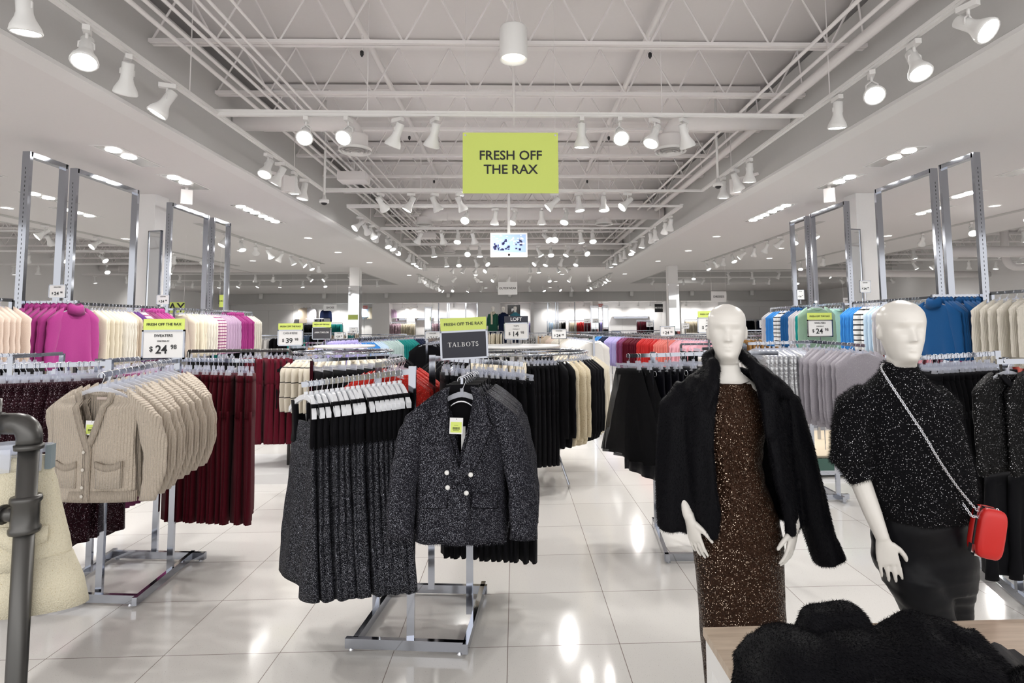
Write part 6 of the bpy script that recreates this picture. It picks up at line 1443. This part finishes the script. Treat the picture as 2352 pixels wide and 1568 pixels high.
far_rail(-7.6, 16, -5.9, 16, 1.5, [B_, W_, B_, ('teal', K_TEAL)], 'in the far left aisle, nearer')
far_rail(-10.5, 17.5, -8.2, 17.5, 1.5, [B_, W_, ('teal', K_TEAL), B_], 'in the far left aisle, farther')
far_rail(-8.5, 22, -6.5, 22, 1.5, [('denim', K_DENIM), B_, ('beige', K_BEIGE)], 'left of the far mirrored column')
far_rail(-5.5, 20, -3.8, 20, 1.45, [B_, ('beige', K_BEIGE)], 'behind the far mirrored column left', 'pants', .8)
far_rail(-3.2, 17, -1.2, 16.2, 1.45, [('rust', K_CORAL), B_, ('tan', K_TAN)], 'rear left of centre, nearer')
far_rail(-3.4, 22, -.5, 22, 1.5, [B_, ('print', K_PRINT), C_], 'rear left of centre, farther')
far_rail(.2, 16, 1.0, 16, 1.5, [('print', K_PRINT), ('tan', K_TAN)], 'rear centre')
far_rail(1.3, 17.6, 3.2, 17.2, 1.5, [B_, ('print', K_PRINT), ('forest', K_FOREST)], 'rear right of centre, nearer')
far_rail(3.3, 14.6, 5.3, 14.2, 1.45, [('tan', K_TAN), ('wine', K_BURG), ('tan', K_TAN)], 'behind the left mannequin head')
far_rail(4.2, 12.2, 5.6, 12.0, 1.45, [('camel', K_CAMEL)], 'right of the left mannequin head', n=14)
far_rail(3.6, 10.6, 4.2, 10.6, 1.5, [('grey', K_LGREY)], 'left of the sage sweaters', n=5)
far_rail(2.6, 11.5, 3.9, 11.2, 1.42, [B_], 'behind the skirt rack', 'pants', .9)
far_rail(2.4, 8.2, 3.3, 8.1, 1.42, [B_], 'behind the silver vests left', 'pants', .9)
far_rail(-1.9, 5.4, -1.3, 5.9, 1.40, [B_], 'behind the black dresses', 'pants', .9, n=8)
far_rail(3.4, 20, 5.4, 20, 1.5, [('print', K_PRINT), B_, W_], 'rear right, second')
far_rail(6.6, 18, 9.5, 18, 1.5, [B_, ('print', K_PRINT), W_, R_], 'rear right, third')
far_rail(5.6, 8.6, 7.2, 7.4, 1.5, [('pink', K_PINK), ('plum', K_PLUM), ('coral', K_CORAL)], 'at the far right edge')
far_rail(6.3, 11.5, 9.3, 11.5, 1.5, [B_, ('coral', K_CORAL), ('pink', K_PINK)], 'far right, behind the frames')
far_rail(-9.5, 9.5, -6.2, 9.5, 1.5, [B_, ('beige', K_BEIGE), W_], 'far left, behind the frames')
# wall rails along the back
segs = [(-12.4, -10.2, [B_, W_, ('teal', K_TEAL)]), (-7.6, -5.9, [('pink striped', K_PSTR), C_]), (-5.3, -2.6, [('pink striped', K_PSTR), W_, ('lilac', K_LILAC)]), (-2.3, -1.6, [R_, ('denim', K_DENIM)]), (-.3, 3.3*0+.9, [('coral', K_CORAL), ('print', K_PRINT), ('lilac', K_LILAC)]),
        (1.9, 3.0, [('pale blue', K_SKY), ('striped', K_BWS), B_]), (3.2, 5.4, [C_, R_, ('wine', K_BURG), ('navy', K_NAVY), ('lilac', K_LILAC)]), (7.3, 8.3, [('wine', K_BURG), B_]), (10.2, 14.4, [C_, ('print', K_PRINT), ('beige', K_BEIGE), B_]), (14.6, 17.2, [('navy', K_NAVY), B_, W_, R_])]
for i, (a, b_, cl) in enumerate(segs): far_rail(a, YB-.6, b_, YB-.6, 1.98, cl, 'along the back wall, %s bay from left' % ordn(i+1), L=.7)
# garments pinned high on the back wall
for i, (px, mt, word, L) in enumerate([(705, K_BEIGE, 'beige coat', .95), (720, K_LGREY, 'grey coat', 1.0), (755, K_NAVY, 'navy jacket', .5), (828, K_SKY, 'pale blue knit', .6), (842, K_SKY, 'pale blue shirt', .6), (862, K_CREAM, 'cream sweater', .7), (903, K_MAUVE, 'mauve jacket', .5), (948, K_WHITE, 'long white cardigan', 1.1)]):
    o = make_top('display_garment', '%s displayed high on the back wall, %s from left' % (word, ordn(i+1)), 'coat' if 'coat' in word else 'jacket', mt, w=.26, L=L, d=.06, seed=i, sl=.65, r0=.09, splay=.08)
    o.location = (XY(px, 34), 34.2, 2.98 if L > .55 else 2.85)
for i, (a, b_) in enumerate([(-13.2, -11.4), (-7.3, -4.9), (-4.6, -2.9), (5.9, 8.2), (11.5, 13.6)]):
    t = empty('wall_shelf', 'white wall shelf on the back wall, %s from left' % ordn(i+1), 'shelf', (a, YB-.35, 2.22)); MB().box(0, 0, 0, b_-a, .34, .04).build('board', M_WHITE, t); MB().box(.1, .3, -.12, b_-a-.1, .34, 0).build('bracket', M_CHROME, t)
# mirrored rear piers and far chrome uprights
for i, (px, wpx) in enumerate([(988, 13), (1370, 16), (1395, 11)]):
    t = empty('mirror_pier', 'narrow mirrored pier near the back wall, %s from left' % ordn(i+1), 'mirror', (XY(px, 31), 31, 0)); w_ = wpx*31/F0
    MB().box(-w_/2, 0, 0, w_/2, .3, 2.75).build('mirror_panel', M_MIRROR, t); MB().box(-w_/2-.03, .02, 0, w_/2+.03, .28, 2.78).build('core', M_CHROME, t)
b = 0
for i, px in enumerate((1012, 1032, 1036, 1074, 1100, 1262, 1280, 1285, 1324)):
    o = MB().box(XY(px, 33.6)-.03, 33.6, 0, XY(px, 33.6)+.03, 33.66, 3.1).build('wall_upright', M_CHROME); tag(o, 'slim chrome upright on the back wall, %s from left' % ordn(i+1), 'upright')
# shelving of shoes / dark tables at rear left
for i, (px, Y, wpx) in enumerate([(635, 17, 50), (845, 21, 55), (760, 25, 50), (1050, 24, 40), (1260, 24, 60)]):
    w_ = wpx*Y/F0; t = empty('display_table', 'black tiered display table with folded stock at the rear, %s from left' % ordn(i+1), 'table', (XY(px, Y), Y, 0))
    for k in range(3): MB().box(-w_/2+.1*k, -.4+.12*k, .55+.32*k, w_/2-.1*k, .4-.12*k, .59+.32*k).build('shelf', M_BLACK, t)
    for x in (-w_/2, w_/2-.04): MB().box(x, -.4, 0, x+.04, -.36, .56).build('leg', M_BLACK, t)
    r_ = random.Random(i)
    for k in range(14):
        lv = r_.choice((0, 1, 2)); x = r_.uniform(-w_/2+.2, w_/2-.3); o = MB().box(0, 0, 0, .2, .24, r_.uniform(.04, .1)).build('folded_garment', r_.choice((K_BLACK, K_CREAM, K_RED, K_BEIGE, K_WHITE, K_NAVY)))
        o.location = (XY(px, Y)+x, Y-.38+.12*lv, .592+.32*lv); tag(o, 'folded garment on the black rear table %s, %s piece' % (ordn(i+1), ordn(k+1)), 'folded clothes', 'folded clothes on rear table %s' % ordn(i+1))
# green glass-sided base behind the mannequins and right
t = empty('display_platform', 'low chrome platform with green glass side behind the mannequins', 'display base', (3.25, 6.34, 0))
MB().box(0, 0, .02, 1.5, 1.6, .07).build('frame', M_CHROME, t); MB().box(.0, .0, .07, 1.45, .01, .2).build('glass_side', mat('green_glass', (.05, .14, .11), .1), t); MB().box(.05, .05, .2, 1.45, 1.55, .22).build('deck_board', mat('pale_wood', (.66, .56, .42), .5), t)

me = bpy.data.meshes.new('hanging_tops'); me.from_pydata(FARV, [], FARF)
for nm in FARMATS: me.materials.append(bpy.data.materials[nm])
me.polygons.foreach_set('material_index', FARM); me.polygons.foreach_set('use_smooth', [True]*len(FARF)); me.update()
o = bpy.data.objects.new('hanging_sweaters', me); C.objects.link(o); tag(o, 'crowd of small hanging sweaters on all the distant rails and the back wall', 'sweaters', kind='stuff')
